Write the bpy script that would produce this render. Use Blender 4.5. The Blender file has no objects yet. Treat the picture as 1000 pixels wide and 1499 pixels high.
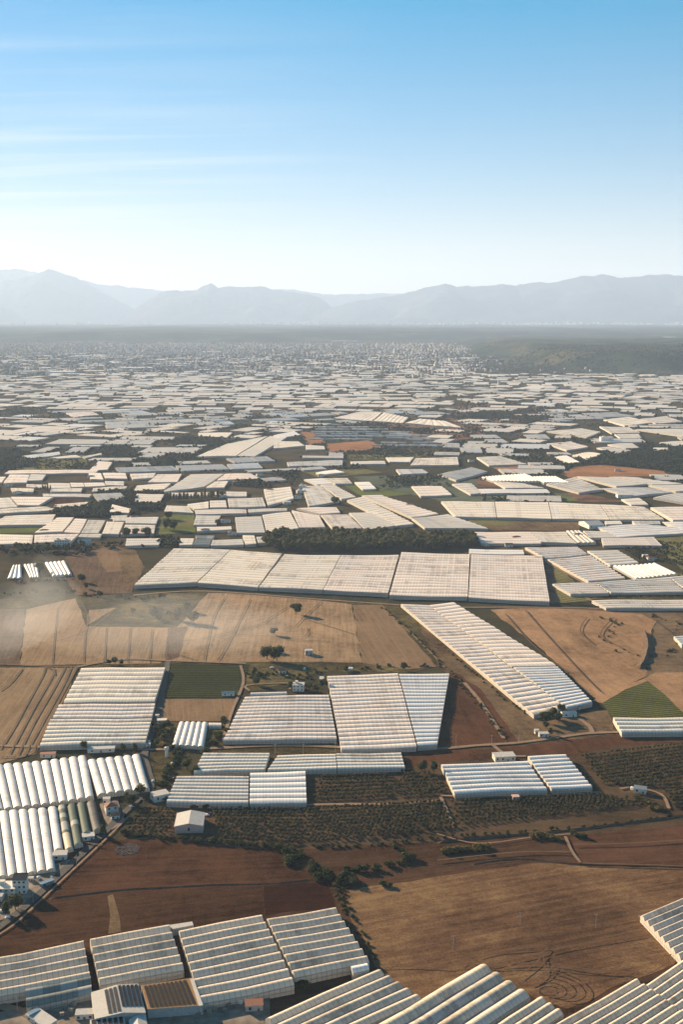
import bpy, math, random
import numpy as np
from mathutils import Vector, Matrix, noise as mnoise

# ------------------------------------------------------------------ camera, sky, sun, exposure
SC = bpy.context.scene
H = 360.0                 # flying height above the plain, metres
F = 1700.0                # focal length in photo pixels
PITCH = math.atan((749.5 - 455.0) / F)
cam_d = bpy.data.cameras.new('camera'); cam_d.sensor_width = 36.0; cam_d.lens = F / 1499 * 36.0
cam_d.clip_start = 1.0; cam_d.clip_end = 150000.0
cam = bpy.data.objects.new('camera', cam_d); SC.collection.objects.link(cam)
cam.location = (0, 0, H); cam.rotation_euler = (math.pi / 2 - PITCH, 0, 0)
SC.camera = cam
SUN_EL, SUN_AZ = 17.0, -45.0      # azimuth from +Y, positive towards +X
W = bpy.data.worlds.new('World'); SC.world = W; W.use_nodes = True
wt = W.node_tree; wt.nodes.clear()
def wn(t, **k):
    n = wt.nodes.new(t)
    for a, b in k.items(): setattr(n, a, b)
    return n
sky = wn('ShaderNodeTexSky', sky_type='NISHITA'); sky.sun_disc = False
sky.sun_elevation = math.radians(SUN_EL); sky.sun_rotation = math.radians(SUN_AZ)
sky.altitude = 300; sky.air_density = 1.0; sky.dust_density = 0.15; sky.ozone_density = 4.0
hsv = wn('ShaderNodeHueSaturation'); hsv.inputs['Saturation'].default_value = 1.44
gam = wn('ShaderNodeGamma'); gam.inputs[1].default_value = 0.72
wt.links.new(sky.outputs[0], hsv.inputs['Color']); wt.links.new(hsv.outputs[0], gam.inputs[0])
# thin cirrus streaks, everywhere in the sky, fading towards the zenith
tc = wn('ShaderNodeTexCoord'); sep = wn('ShaderNodeSeparateXYZ')
wt.links.new(tc.outputs['Generated'], sep.inputs[0])
def wm(op, a, b=None, clamp=False):
    n = wn('ShaderNodeMath', operation=op); n.use_clamp = clamp
    for i, v in enumerate((a, b)):
        if v is None: continue
        if isinstance(v, (int, float)): n.inputs[i].default_value = v
        else: wt.links.new(v, n.inputs[i])
    return n.outputs[0]
zc = wm('ADD', wm('MAXIMUM', sep.outputs[2], 0.0), 0.03)
u = wm('DIVIDE', sep.outputs[0], zc); v = wm('DIVIDE', sep.outputs[1], zc)
comb = wn('ShaderNodeCombineXYZ')
wt.links.new(wm('MULTIPLY', u, 0.32), comb.inputs[0]); wt.links.new(wm('ADD', wm('MULTIPLY', v, 2.4), wm('MULTIPLY', u, .25)), comb.inputs[1])
nz = wn('ShaderNodeTexNoise'); nz.inputs['Scale'].default_value = 1.0; nz.inputs['Detail'].default_value = 7; nz.inputs['Distortion'].default_value = 0.5
wt.links.new(comb.outputs[0], nz.inputs['Vector'])
nz2 = wn('ShaderNodeTexNoise'); nz2.inputs['Scale'].default_value = 0.16; nz2.inputs['Detail'].default_value = 1
comb2 = wn('ShaderNodeCombineXYZ'); wt.links.new(wm('ADD', u, 3.4), comb2.inputs[0]); wt.links.new(v, comb2.inputs[1])
wt.links.new(comb2.outputs[0], nz2.inputs['Vector'])
cf = wm('MULTIPLY', wm('SUBTRACT', nz.outputs[0], 0.44, True), 3.0, True)
cf = wm('MULTIPLY', cf, wm('MULTIPLY', wm('SUBTRACT', nz2.outputs[0], 0.40, True), 6.0, True), True)
cf = wm('MULTIPLY', cf, wm('MULTIPLY', wm('SUBTRACT', 0.04, sep.outputs[0], True), 1.7, True))
mixc = wn('ShaderNodeMixRGB'); wt.links.new(cf, mixc.inputs[0])
tint = wn('ShaderNodeMixRGB', blend_type='MULTIPLY'); tint.inputs[0].default_value = 1; tint.inputs[2].default_value = (1.18, .955, .95, 1)
wt.links.new(gam.outputs[0], tint.inputs[1]); wt.links.new(tint.outputs[0], mixc.inputs[1])
mixc.inputs[2].default_value = (5.2, 4.9, 4.6, 1)
bg = wn('ShaderNodeBackground'); bg.inputs['Strength'].default_value = 0.066
out = wn('ShaderNodeOutputWorld'); wt.links.new(mixc.outputs[0], bg.inputs[0]); wt.links.new(bg.outputs[0], out.inputs[0])

az, el = math.radians(SUN_AZ), math.radians(SUN_EL)
sun_dir = Vector((math.sin(az) * math.cos(el), math.cos(az) * math.cos(el), math.sin(el)))
sl = bpy.data.lights.new('sun', 'SUN'); sl.energy = 5.0; sl.angle = math.radians(0.6); sl.color = (1.0, 0.76, 0.50)
so = bpy.data.objects.new('sun', sl); SC.collection.objects.link(so)
so.rotation_euler = sun_dir.to_track_quat('Z', 'Y').to_euler()
VS = SC.view_settings; VS.view_transform = 'Standard'; VS.look = 'None'; VS.gamma = 1.0; VS.use_curve_mapping = False
VS.exposure = 1.76
SC.cycles.volume_bounces = 1; SC.cycles.max_bounces = 6; SC.cycles.diffuse_bounces = 3; SC.cycles.transparent_max_bounces = 16

# ------------------------------------------------------------------ helpers
R = random.Random(7)
COL = SC.collection
cp, sp = math.cos(PITCH), math.sin(PITCH)
def P(px, py, z=0.0):
    """Point of the place at height z that the photograph shows at px, py."""
    x, y = (px - 500.0), (749.5 - py)
    dx, dy, dz = x, F * cp + y * sp, y * cp - F * sp
    t = (z - H) / dz
    return Vector((dx * t, dy * t, z))
def pix(v):
    dx, dy, dz = v[0], v[1], v[2] - H
    d = dy * cp - dz * sp; up = dy * sp + dz * cp
    return 500 + F * dx / d, 749.5 - F * up / d
def scale_at(py):
    a, b = P(500, py), P(501, py); return (b - a).length
def mesh(name, verts, faces, mats, uvs=None, fm=None, smooth=False):
    me = bpy.data.meshes.new(name); me.from_pydata([tuple(v) for v in verts], [], faces)
    for m in (mats if isinstance(mats, (list, tuple)) else [mats]): me.materials.append(m)
    if fm is not None: me.polygons.foreach_set('material_index', fm)
    if uvs is not None:
        l = me.uv_layers.new(name='UVMap'); vi = np.empty(len(me.loops), int); me.loops.foreach_get('vertex_index', vi)
        l.data.foreach_set('uv', np.array(uvs, float)[vi].ravel())
    if smooth: me.polygons.foreach_set('use_smooth', [True] * len(me.polygons))
    me.update(); return me
def link(name, me, parent=None, loc=(0, 0, 0), rz=0.0):
    o = bpy.data.objects.new(name, me); COL.objects.link(o); o.location = loc; o.rotation_euler[2] = rz
    if parent is not None: o.parent = parent
    return o
def tag(o, label=None, cat=None, group=None, kind=None):
    if label: o['label'] = label
    if cat: o['category'] = cat
    if group: o['group'] = group
    if kind: o['kind'] = kind
    return o
def thing(name, label, cat, loc, group=None, rz=0.0):
    return tag(link(name, None, None, loc, rz), label, cat, group)
def copy_tree(o, parent=None):
    c = o.copy(); COL.objects.link(c); c.parent = parent
    for ch in o.children: copy_tree(ch, c)
    return c
class MB:
    def __init__(s): s.v = []; s.f = []; s.m = []
    def poly(s, pts, mi=0):
        n = len(s.v); s.v += [tuple(p) for p in pts]; s.f.append(tuple(range(n, n + len(pts)))); s.m.append(mi); return s
    def box(s, x0, x1, y0, y1, z0, z1, mi=0, rot=0.0, c=(0, 0)):
        n = len(s.v)
        ca, sa = math.cos(rot), math.sin(rot)
        for z in (z0, z1):
            for x, y in ((x0, y0), (x1, y0), (x1, y1), (x0, y1)):
                s.v.append((c[0] + x * ca - y * sa, c[1] + x * sa + y * ca, z))
        for f in ((3, 2, 1, 0), (4, 5, 6, 7), (0, 1, 5, 4), (1, 2, 6, 5), (2, 3, 7, 6), (3, 0, 4, 7)):
            s.f.append(tuple(n + i for i in f)); s.m.append(mi)
        return s
    def cyl(s, x, y, z0, z1, r0, r1, k=8, mi=0):
        n = len(s.v)
        for z, r in ((z0, r0), (z1, r1)):
            for i in range(k):
                a = 2 * math.pi * i / k; s.v.append((x + r * math.cos(a), y + r * math.sin(a), z))
        for i in range(k):
            j = (i + 1) % k; s.f.append((n + i, n + j, n + k + j, n + k + i)); s.m.append(mi)
        s.f.append(tuple(n + k + i for i in range(k))); s.m.append(mi)
        return s
    def tube(s, p, q, r0, r1, k=6, mi=0):
        p, q = Vector(p), Vector(q); d = (q - p).normalized()
        a = d.orthogonal().normalized(); b = d.cross(a); n = len(s.v)
        for c, r in ((p, r0), (q, r1)):
            for i in range(k):
                t = 2 * math.pi * i / k; s.v.append(tuple(c + a * (r * math.cos(t)) + b * (r * math.sin(t))))
        for i in range(k):
            j = (i + 1) % k; s.f.append((n + i, n + j, n + k + j, n + k + i)); s.m.append(mi)
        return s
    def me(s, name, mats): return mesh(name, s.v, s.f, mats, fm=s.m)

# ------------------------------------------------------------------ materials
class NT:
    def __init__(s, name):
        s.m = bpy.data.materials.new(name); s.m.use_nodes = True; s.t = s.m.node_tree; s.t.nodes.clear()
        s.out = s.n('ShaderNodeOutputMaterial')
    def n(s, t, **k):
        n = s.t.nodes.new(t)
        for a, b in k.items(): setattr(n, a, b)
        return n
    def l(s, a, b): s.t.links.new(a, b)
    def pos(s, rot=0.0, sc=(1, 1, 1), src=None):
        g = s.n('ShaderNodeNewGeometry').outputs['Position'] if src is None else src
        mp = s.n('ShaderNodeMapping'); s.l(g, mp.inputs[0]); mp.inputs['Rotation'].default_value[2] = rot
        mp2 = s.n('ShaderNodeMapping'); s.l(mp.outputs[0], mp2.inputs[0]); mp2.inputs['Scale'].default_value = sc
        return mp2.outputs[0]
    def noise(s, vec, scale, detail=3, rough=0.55, dist=0.0):
        n = s.n('ShaderNodeTexNoise'); s.l(vec, n.inputs['Vector']); n.inputs['Scale'].default_value = scale
        n.inputs['Detail'].default_value = detail; n.inputs['Roughness'].default_value = rough; n.inputs['Distortion'].default_value = dist
        return n.outputs[0]
    def math(s, op, a, b=None, clamp=False):
        n = s.n('ShaderNodeMath', operation=op); n.use_clamp = clamp
        for i, v in enumerate((a, b)):
            if v is None: continue
            if isinstance(v, (int, float)): n.inputs[i].default_value = v
            else: s.l(v, n.inputs[i])
        return n.outputs[0]
    def ramp(s, fac, stops):
        r = s.n('ShaderNodeValToRGB'); s.l(fac, r.inputs[0]); e = r.color_ramp.elements
        e[0].position, e[0].color = stops[0][0], (*stops[0][1], 1); e[1].position, e[1].color = stops[-1][0], (*stops[-1][1], 1)
        for p, c in stops[1:-1]:
            x = e.new(p); x.color = (*c, 1)
        return r.outputs[0]
    def mix(s, fac, a, b, mode='MIX'):
        n = s.n('ShaderNodeMixRGB', blend_type=mode)
        for i, v in ((0, fac), (1, a), (2, b)):
            if isinstance(v, (int, float)): n.inputs[i].default_value = v
            elif isinstance(v, tuple): n.inputs[i].default_value = (*v, 1)
            else: s.l(v, n.inputs[i])
        return n.outputs[0]
    def bsdf(s, color, rough=0.9, spec=0.3, bump=None, bstr=0.5, bdist=0.2, metallic=0.0):
        b = s.n('ShaderNodeBsdfPrincipled'); b.inputs['Roughness'].default_value = rough
        b.inputs['Specular IOR Level'].default_value = spec; b.inputs['Metallic'].default_value = metallic
        if isinstance(color, tuple): b.inputs['Base Color'].default_value = (*color, 1)
        else: s.l(color, b.inputs['Base Color'])
        if bump is not None:
            bp = s.n('ShaderNodeBump'); bp.inputs['Strength'].default_value = bstr; bp.inputs['Distance'].default_value = bdist
            s.l(bump, bp.inputs['Height']); s.l(bp.outputs[0], b.inputs['Normal'])
        return b.outputs[0]
    def end(s, sh): s.l(sh, s.out.inputs['Surface']); return s.m
def mulc(c, k): return tuple(x * k for x in c)
SOILK = .62
def soil(name, c, rot=0.0, var=0.45, streak=0.5, row=0.25, stones=0.0, c2=None):
    """Ploughed or stubble earth: broad patches, furrow streaks along rot, fine grain."""
    t = NT(name)
    g = t.pos()
    big = t.noise(g, 0.012, 5, 0.6, 0.6); mid = t.noise(g, 0.13, 5, 0.7)
    st = t.noise(t.pos(rot, (0.012, row, 1)), 1.0, 4, 0.7)
    gr = t.noise(g, 0.6, 5, 0.8)
    f = t.math('ADD', t.math('MULTIPLY', big, 0.52), t.math('MULTIPLY', mid, 0.30))
    f = t.math('ADD', f, t.math('MULTIPLY', st, 0.46 * streak)); f = t.math('ADD', f, t.math('MULTIPLY', gr, 0.42))
    c = (c[0] * SOILK * 1.0, c[1] * SOILK * .96, c[2] * SOILK * .87); c2 = c2 and (c2[0] * SOILK, c2[1] * SOILK, c2[2] * SOILK * .78)
    mu = .5 * (.52 + .30 + .46 * streak + .42); lo = mu - .13; hi = mu + .13
    col = t.ramp(f, [(lo, mulc(c, 1 - min(.75, var * 1.5))), ((lo + hi) / 2, c), (hi, mulc(c2 or c, 1 + var * 1.2))])
    return t.end(t.bsdf(col, 1.0, 0.0, t.math('ADD', gr, t.math('MULTIPLY', st, 1.2)), 0.9, 0.35))
def crop(name, c, c2, rot, spacing):
    """Low green crop in drilled rows."""
    t = NT(name); g = t.pos()
    w = t.n('ShaderNodeTexWave'); w.wave_type = 'BANDS'; w.bands_direction = 'Y'; t.l(t.pos(rot), w.inputs['Vector'])
    w.inputs['Scale'].default_value = 0.314 / spacing * .45; w.inputs['Distortion'].default_value = 1.2; w.inputs['Detail'].default_value = 2
    n = t.noise(g, 0.45, 5, 0.7); b = t.noise(g, 0.02, 3)
    f = t.math('ADD', t.math('MULTIPLY', w.outputs[1], 0.28), t.math('ADD', t.math('MULTIPLY', n, 0.7), t.math('MULTIPLY', b, 0.35)))
    col = t.ramp(f, [(.48, c2), (.64, c), (.82, mulc(c, 1.9))])
    return t.end(t.bsdf(col, 1.0, 0.0, f, 1.0, 0.6))
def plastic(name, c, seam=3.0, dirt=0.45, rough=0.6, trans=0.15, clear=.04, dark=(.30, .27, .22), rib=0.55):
    """Polythene sheet over hoops: seams every few metres (u), dust streaks, a little light through it."""
    t = NT(name)
    uv = t.n('ShaderNodeUVMap').outputs[0]; sp_ = t.n('ShaderNodeSeparateXYZ'); t.l(uv, sp_.inputs[0])
    fr = t.math('FRACT', t.math('DIVIDE', sp_.outputs[0], seam))
    line = t.math('LESS_THAN', fr, 0.11)
    idx = t.n('ShaderNodeTexWhiteNoise', noise_dimensions='1D'); t.l(t.math('FLOOR', t.math('DIVIDE', sp_.outputs[0], seam)), idx.inputs['W'])
    g = t.pos()
    n1 = t.noise(g, 0.03, 4, 0.6, 0.5); n2 = t.noise(g, 0.5, 5, 0.7)
    oi = t.n('ShaderNodeObjectInfo').outputs['Random']
    f = t.math('MULTIPLY', t.math('ADD', t.math('MULTIPLY', n1, 0.7), t.math('MULTIPLY', n2, 0.5)), 1.0)
    f = t.math('ADD', f, t.math('MULTIPLY', t.math('SUBTRACT', idx.outputs[0], 0.5), 0.12))
    f = t.math('ADD', f, t.math('MULTIPLY', t.math('SUBTRACT', oi, 0.5), 0.24))
    col = t.ramp(f, [(.35, mulc(c, 1 - dirt)), (.55, c), (.85, mulc(c, 1.08))])
    col = t.mix(t.math('MULTIPLY', line, rib), col, mulc(c, .45))
    gutter_shade = t.math('GREATER_THAN', t.math('ABSOLUTE', t.math('SUBTRACT', sp_.outputs[1], 0.5)), 0.435)
    col = t.mix(t.math('MULTIPLY', gutter_shade, 0.6), col, mulc(dark, .55))  # gutter dirt and valley shade painted as one dark band along each span edge
    pr = t.n('ShaderNodeTexWhiteNoise', noise_dimensions='2D'); cx = t.n('ShaderNodeCombineXYZ')
    t.l(t.math('FLOOR', t.math('DIVIDE', sp_.outputs[0], seam * 3)), cx.inputs[0]); t.l(t.math('MULTIPLY', oi, 91.7), cx.inputs[1]); t.l(cx.outputs[0], pr.inputs['Vector'])
    col = t.mix(t.math('MULTIPLY', t.math('LESS_THAN', pr.outputs[0], 0.045), 0.22), col, mulc(c, .42))
    col = t.mix(t.math('MULTIPLY', t.math('GREATER_THAN', pr.outputs[0], 0.95), 0.3), col, (.86, .82, .75))
    b = t.bsdf(col, rough, 0.12, n2, 0.25, 0.15)
    tr = t.n('ShaderNodeBsdfTranslucent'); t.l(col, tr.inputs[0])
    mx = t.n('ShaderNodeMixShader'); mx.inputs[0].default_value = trans; t.l(b, mx.inputs[1]); t.l(tr.outputs[0], mx.inputs[2])
    tp = t.n('ShaderNodeBsdfTransparent'); tp.inputs[0].default_value = (1, .97, .92, 1)
    m2 = t.n('ShaderNodeMixShader'); m2.inputs[0].default_value = clear; t.l(mx.outputs[0], m2.inputs[1]); t.l(tp.outputs[0], m2.inputs[2])
    return t.end(m2.outputs[0])
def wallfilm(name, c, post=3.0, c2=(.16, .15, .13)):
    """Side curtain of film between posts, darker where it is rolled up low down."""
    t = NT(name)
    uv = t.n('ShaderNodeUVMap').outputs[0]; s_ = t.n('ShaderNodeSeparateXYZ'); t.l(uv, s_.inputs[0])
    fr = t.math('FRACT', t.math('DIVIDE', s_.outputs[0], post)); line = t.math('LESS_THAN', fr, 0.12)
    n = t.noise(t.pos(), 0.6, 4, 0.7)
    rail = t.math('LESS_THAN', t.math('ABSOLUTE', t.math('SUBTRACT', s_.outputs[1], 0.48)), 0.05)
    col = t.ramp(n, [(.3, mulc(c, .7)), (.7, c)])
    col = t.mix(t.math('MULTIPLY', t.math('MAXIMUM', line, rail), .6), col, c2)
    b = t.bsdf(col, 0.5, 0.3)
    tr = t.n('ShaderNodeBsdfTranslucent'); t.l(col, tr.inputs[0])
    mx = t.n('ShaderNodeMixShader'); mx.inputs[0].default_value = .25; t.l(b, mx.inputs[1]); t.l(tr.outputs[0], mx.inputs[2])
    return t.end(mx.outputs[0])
def plain(name, c, rough=0.8, var=0.25, sc=0.8, metallic=0.0, spec=0.1, rnd=0.0):
    t = NT(name); n = t.noise(t.pos(), sc, 4, 0.65)
    if rnd:
        n = t.math('ADD', n, t.math('MULTIPLY', t.math('SUBTRACT', t.n('ShaderNodeObjectInfo').outputs['Random'], .5), rnd))
    col = t.ramp(n, [(.3, mulc(c, 1 - var)), (.7, mulc(c, 1 + var * .6))])
    return t.end(t.bsdf(col, rough, spec, None, metallic=metallic))
def leafy(name, c, c2):
    t = NT(name)
    n = t.noise(t.pos(), 0.25, 3, 0.6); n2 = t.noise(t.pos(), 0.006, 2)
    r = t.n('ShaderNodeNewGeometry').outputs['Random Per Island']
    f = t.math('ADD', t.math('MULTIPLY', r, 0.45), t.math('ADD', t.math('MULTIPLY', n, 0.3), t.math('MULTIPLY', n2, .35)))
    col = t.ramp(f, [(.25, c2), (.75, c)])
    b = t.bsdf(col, 0.8, 0.05)
    tr = t.n('ShaderNodeBsdfTranslucent'); t.l(col, tr.inputs[0])
    mx = t.n('ShaderNodeMixShader'); mx.inputs[0].default_value = .3; t.l(b, mx.inputs[1]); t.l(tr.outputs[0], mx.inputs[2])
    return t.end(mx.outputs[0])
M = {}
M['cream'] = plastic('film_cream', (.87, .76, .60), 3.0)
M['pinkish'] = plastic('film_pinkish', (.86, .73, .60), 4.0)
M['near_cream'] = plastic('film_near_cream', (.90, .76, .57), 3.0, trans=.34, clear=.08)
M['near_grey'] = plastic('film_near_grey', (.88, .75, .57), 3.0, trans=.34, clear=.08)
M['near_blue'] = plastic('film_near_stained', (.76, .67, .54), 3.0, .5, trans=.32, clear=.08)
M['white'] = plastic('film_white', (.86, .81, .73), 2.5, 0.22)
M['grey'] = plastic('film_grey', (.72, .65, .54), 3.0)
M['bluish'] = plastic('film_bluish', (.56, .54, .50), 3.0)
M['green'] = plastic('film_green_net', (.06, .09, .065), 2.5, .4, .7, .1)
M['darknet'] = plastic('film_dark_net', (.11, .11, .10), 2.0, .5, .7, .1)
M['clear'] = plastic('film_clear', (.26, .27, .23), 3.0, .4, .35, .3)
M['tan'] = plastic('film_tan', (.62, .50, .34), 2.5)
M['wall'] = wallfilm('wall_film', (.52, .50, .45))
M['wall_lit'] = wallfilm('wall_film_lit', (.72, .66, .55), 2.5)  # paler, warmer copy of the wall film; sunlight on gables put into its colour
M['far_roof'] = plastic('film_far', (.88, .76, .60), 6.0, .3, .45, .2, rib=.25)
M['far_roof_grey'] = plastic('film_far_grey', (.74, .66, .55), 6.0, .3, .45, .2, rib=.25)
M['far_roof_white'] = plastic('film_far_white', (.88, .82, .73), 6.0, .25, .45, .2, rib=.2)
M['metal'] = plain('galvanised_metal', (.45, .45, .44), .45, .2, 2.0, .6)
M['concrete'] = plain('concrete', (.42, .40, .36), .9, .25)
M['wood'] = plain('grey_timber', (.16, .12, .09), .9, .3)
M['plaster'] = plain('cream_plaster', (.62, .57, .48), .85, .15, rnd=.3)
M['plaster_pink'] = plain('pink_plaster', (.50, .35, .29), .85, .2)
M['plaster_white'] = plain('white_plaster', (.66, .62, .54), .8, .12, rnd=.3)
M['glass'] = plain('window_glass', (.03, .035, .04), .15, .2, spec=.6)
M['terracotta'] = plain('terracotta_tiles', (.30, .14, .085), .85, .3, 2.0)
M['sheet'] = plain('pale_sheet_roof', (.46, .43, .37), .5, .12, .4)
M['slate'] = plain('dark_roof_felt', (.045, .05, .06), .8, .3)
M['panel'] = plain('solar_cell', (.016, .015, .018), .6, .3, .7, spec=.03)
M['rust'] = plain('rusty_sheet', (.27, .15, .06), .7, .3, .5)
M['bluepaint'] = plain('blue_sheet', (.14, .22, .28), .6, .2)
M['carwhite'] = plain('white_car_paint', (.75, .75, .74), .3, .05)
M['cardark'] = plain('dark_car_paint', (.05, .05, .06), .3, .1)
M['rubber'] = plain('black_rubber', (.02, .02, .02), .9, .1)
M['bark'] = plain('bark', (.10, .075, .055), .95, .3, 3.0)
M['leaf'] = leafy('leaf_olive', (.085, .095, .035), (.030, .040, .016))
M['leaf_orch'] = leafy('leaf_orchard', (.12, .11, .055), (.040, .042, .022))
M['leaf_pine'] = leafy('leaf_pine', (.15, .14, .055), (.045, .050, .020))
M['leaf_dry'] = leafy('leaf_dry', (.17, .135, .05), (.07, .06, .025))
M['leaf_far'] = leafy('leaf_far', (.060, .072, .036), (.022, .032, .018))
M['asphalt'] = plain('asphalt', (.075, .068, .06), .9, .3, .3)
M['dirtroad'] = plain('dirt_road', (.22, .145, .092), .95, .25, .2)
M['track'] = plain('tyre_track_earth', (.105, .065, .038), .95, .25, .3)
M['yard'] = plain('yard_concrete', (.20, .16, .12), .95, .5, .12)
M['bankearth'] = plain('bank_earth', (.10, .065, .04), .95, .35, .3)

# ------------------------------------------------------------------ the plain, its fields, tracks and roads
def ground_mat():
    t = NT('plain_ground'); g = t.pos()
    big = t.noise(g, 0.0016, 6, 0.62, 0.4); mid = t.noise(g, 0.018, 5, 0.65); gr = t.noise(g, 0.5, 4, 0.7)
    f = t.math('ADD', t.math('MULTIPLY', big, .55), t.math('ADD', t.math('MULTIPLY', mid, .35), t.math('MULTIPLY', gr, .15)))
    col = t.ramp(f, [(.42, (.028, .031, .017)), (.53, (.052, .046, .027)), (.62, (.095, .068, .042)), (.72, (.15, .098, .06))])
    return t.end(t.bsdf(col, 1.0, 0.0, gr, 0.8, 0.4))
GX, GY0, GY1 = 26000.0, -1500.0, 50000.0
gv = []; gf = []; nx, ny = 26, 40
for j in range(ny + 1):
    y = GY0 + (GY1 - GY0) * (j / ny) ** 2
    for i in range(nx + 1): gv.append((-GX + 2 * GX * i / nx, y, 0.0))
for j in range(ny):
    for i in range(nx):
        a = j * (nx + 1) + i; gf.append((a, a + 1, a + nx + 2, a + nx + 1))
tag(link('ground', mesh('ground', gv, gf, ground_mat())), kind='structure')
ZL = [0.03]
def zlayer(): ZL[0] += 0.012; return ZL[0]
def rough_poly(pts, jit=1.2, step=14.0, rr=None):
    rr = rr or R; o = []
    for i in range(len(pts)):
        a, b = pts[i], pts[(i + 1) % len(pts)]; n = max(1, int((b - a).length / step)); n = min(n, 60)
        d = b - a; nrm = Vector((-d.y, d.x, 0)).normalized() if d.length > 0 else Vector((0, 0, 0))
        for k in range(n):
            o.append(a.lerp(b, k / n) + (nrm * rr.uniform(-jit, jit) if k else Vector((0, 0, 0))))
    return o
def field(pp, mat, jit=1.2, name='field'):
    z = zlayer(); pts = rough_poly([P(x, y) for x, y in pp], jit)
    c = sum(pts, Vector()) / len(pts)
    o = link(name, mesh(name, [p - c for p in pts], [tuple(range(len(pts)))[::-1] if area(pts) < 0 else tuple(range(len(pts)))], mat), None, (c.x, c.y, z))
    return tag(o, kind='structure')
def area(p): return sum(p[i].x * p[(i + 1) % len(p)].y - p[(i + 1) % len(p)].x * p[i].y for i in range(len(p)))
def smooth_line(pts, sub=5):
    o = []
    for i in range(len(pts) - 1):
        p0 = pts[max(0, i - 1)]; p1 = pts[i]; p2 = pts[i + 1]; p3 = pts[min(len(pts) - 1, i + 2)]
        for k in range(sub):
            t = k / sub
            o.append(0.5 * ((2 * p1) + (p2 - p0) * t + (2 * p0 - 5 * p1 + 4 * p2 - p3) * t * t + (3 * p1 - p0 - 3 * p2 + p3) * t ** 3))
    o.append(pts[-1]); return o
def ribbon(pp, w, mat, name='dirt_track', sub=5, jit=0.12):
    z = zlayer(); pts = smooth_line([P(x, y) for x, y in pp], sub); v = []; f = []
    for i, p in enumerate(pts):
        d = (pts[min(i + 1, len(pts) - 1)] - pts[max(i - 1, 0)]); d.normalize(); nrm = Vector((-d.y, d.x, 0))
        ww = w / 2 * (1 + R.uniform(-jit, jit)); v += [p + nrm * ww, p - nrm * ww]
    for i in range(len(pts) - 1): f.append((2 * i + 1, 2 * i + 3, 2 * i + 2, 2 * i))
    return tag(link(name, mesh(name, v, f, mat), None, (0, 0, z)), kind='structure')
def rotpx(x0, y0, x1, y1):
    """Rotation that lays the streaks of a soil along the line seen from pixel 0 to pixel 1."""
    a, b = P(x0, y0), P(x1, y1); return -math.atan2(b.y - a.y, b.x - a.x)
def bank(pp, w, h, name='earth_bank'):
    pts = smooth_line([P(x, y) for x, y in pp], 6); v = []; f = []
    for i, p in enumerate(pts):
        d = (pts[min(i + 1, len(pts) - 1)] - pts[max(i - 1, 0)]); d.normalize(); nrm = Vector((-d.y, d.x, 0))
        hh = h * (1 + R.uniform(-.25, .25)) * (0.1 if i in (0, len(pts) - 1) else 1)
        v += [p + nrm * w / 2 + Vector((0, 0, -.1)), p + Vector((0, 0, hh)) + nrm * w * .1, p - nrm * w / 2 + Vector((0, 0, -.1))]
    for i in range(len(pts) - 1):
        for k in (0, 1): f.append((3 * i + k + 1, 3 * i + k + 4, 3 * i + k + 3, 3 * i + k))
    return tag(link(name, mesh(name, v, f, M['bankearth'])), kind='structure')

S_red = soil('soil_dark_brown', (0.108, 0.056, 0.034), rotpx(100, 1290, 440, 1275), .40, .8, .22)
S_red2 = soil('soil_dark_brown_low', (0.092, 0.050, 0.030), rotpx(60, 1360, 380, 1320), .40, .8, .22)
S_maroon = soil('soil_fresh_ploughed', (0.058, 0.027, 0.019), 0, .3, .4, .5)
S_brown = soil('soil_light_brown', (0.209, 0.122, 0.072), rotpx(520, 1400, 900, 1330), .34, .9, .18, c2=(0.245, 0.155, 0.094))
S_mid = soil('soil_mid_brown', (0.097, 0.056, 0.036), rotpx(440, 1290, 960, 1220), .38, .9, .2)
S_redmid = soil('soil_reddish', (0.128, 0.068, 0.043), rotpx(840, 1250, 1000, 1240), .3, .8, .2)
S_orch = soil('soil_orchard', (.125, .086, .054), 0, .4, .4, .2)
S_tan = soil('stubble_tan', (.42, .29, .18), rotpx(60, 960, 110, 880), .22, .9, .35)
S_tan2 = soil('stubble_tan_left', (.38, .27, .17), rotpx(10, 1100, 90, 980), .22, 1.0, .30)
S_tan3 = soil('stubble_tan_mid', (.43, .30, .19), rotpx(300, 960, 330, 880), .28, .9, .25)
S_tan4 = soil('stubble_brown', (.30, .205, .13), rotpx(540, 890, 600, 975), .22, .9, .35)
S_dkleft = soil('soil_grey_brown', (.20, .14, .10), rotpx(0, 960, 30, 900), .3, .9, .3)
S_verge = soil('dry_scrub', (.20, .14, .085), rotpx(570, 885, 740, 1070), .5, .4, .12)
S_graze = soil('worn_tan', (.43, .27, .16), rotpx(730, 900, 860, 1010), .32, .7, .06)
S_dkr = soil('soil_grey_scrub', (.20, .145, .095), 0, .45, .5, .1)
S_redsh = soil('soil_red_strip', (0.128, 0.064, 0.038), rotpx(690, 1010, 745, 1080), .35, .6, .15)
S_orange = soil('soil_orange', (.42, .22, .12), 0, .25, .6, .03)
S_rose = soil('soil_rose', (.26, .15, .105), 0, .4, .5, .02)
S_scrub = soil('scrub_green_brown', (.10, .085, .045), 0, .6, .3, .1, c2=(.17, .13, .07))
S_farwood = soil('wood_floor', (.045, .048, .026), 0, .4, .2, .1)
C_green = crop('crop_dark_green', (.031, .034, .014), (.018, .019, .010), rotpx(245, 1000, 360, 1000), 2.5)
C_tri = crop('crop_green_triangle', (.058, .062, .022), (.036, .034, .016), rotpx(890, 1040, 1000, 1030), 2.2)
C_bright = crop('crop_bright_green', (.085, .100, .030), (.055, .058, .022), 0, 4)
C_olive = crop('crop_olive', (.11, .10, .04), (.06, .055, .028), 0.5, 4)
C_dk = crop('crop_grey_green', (.075, .085, .055), (.055, .055, .04), .3, 6)

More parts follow.
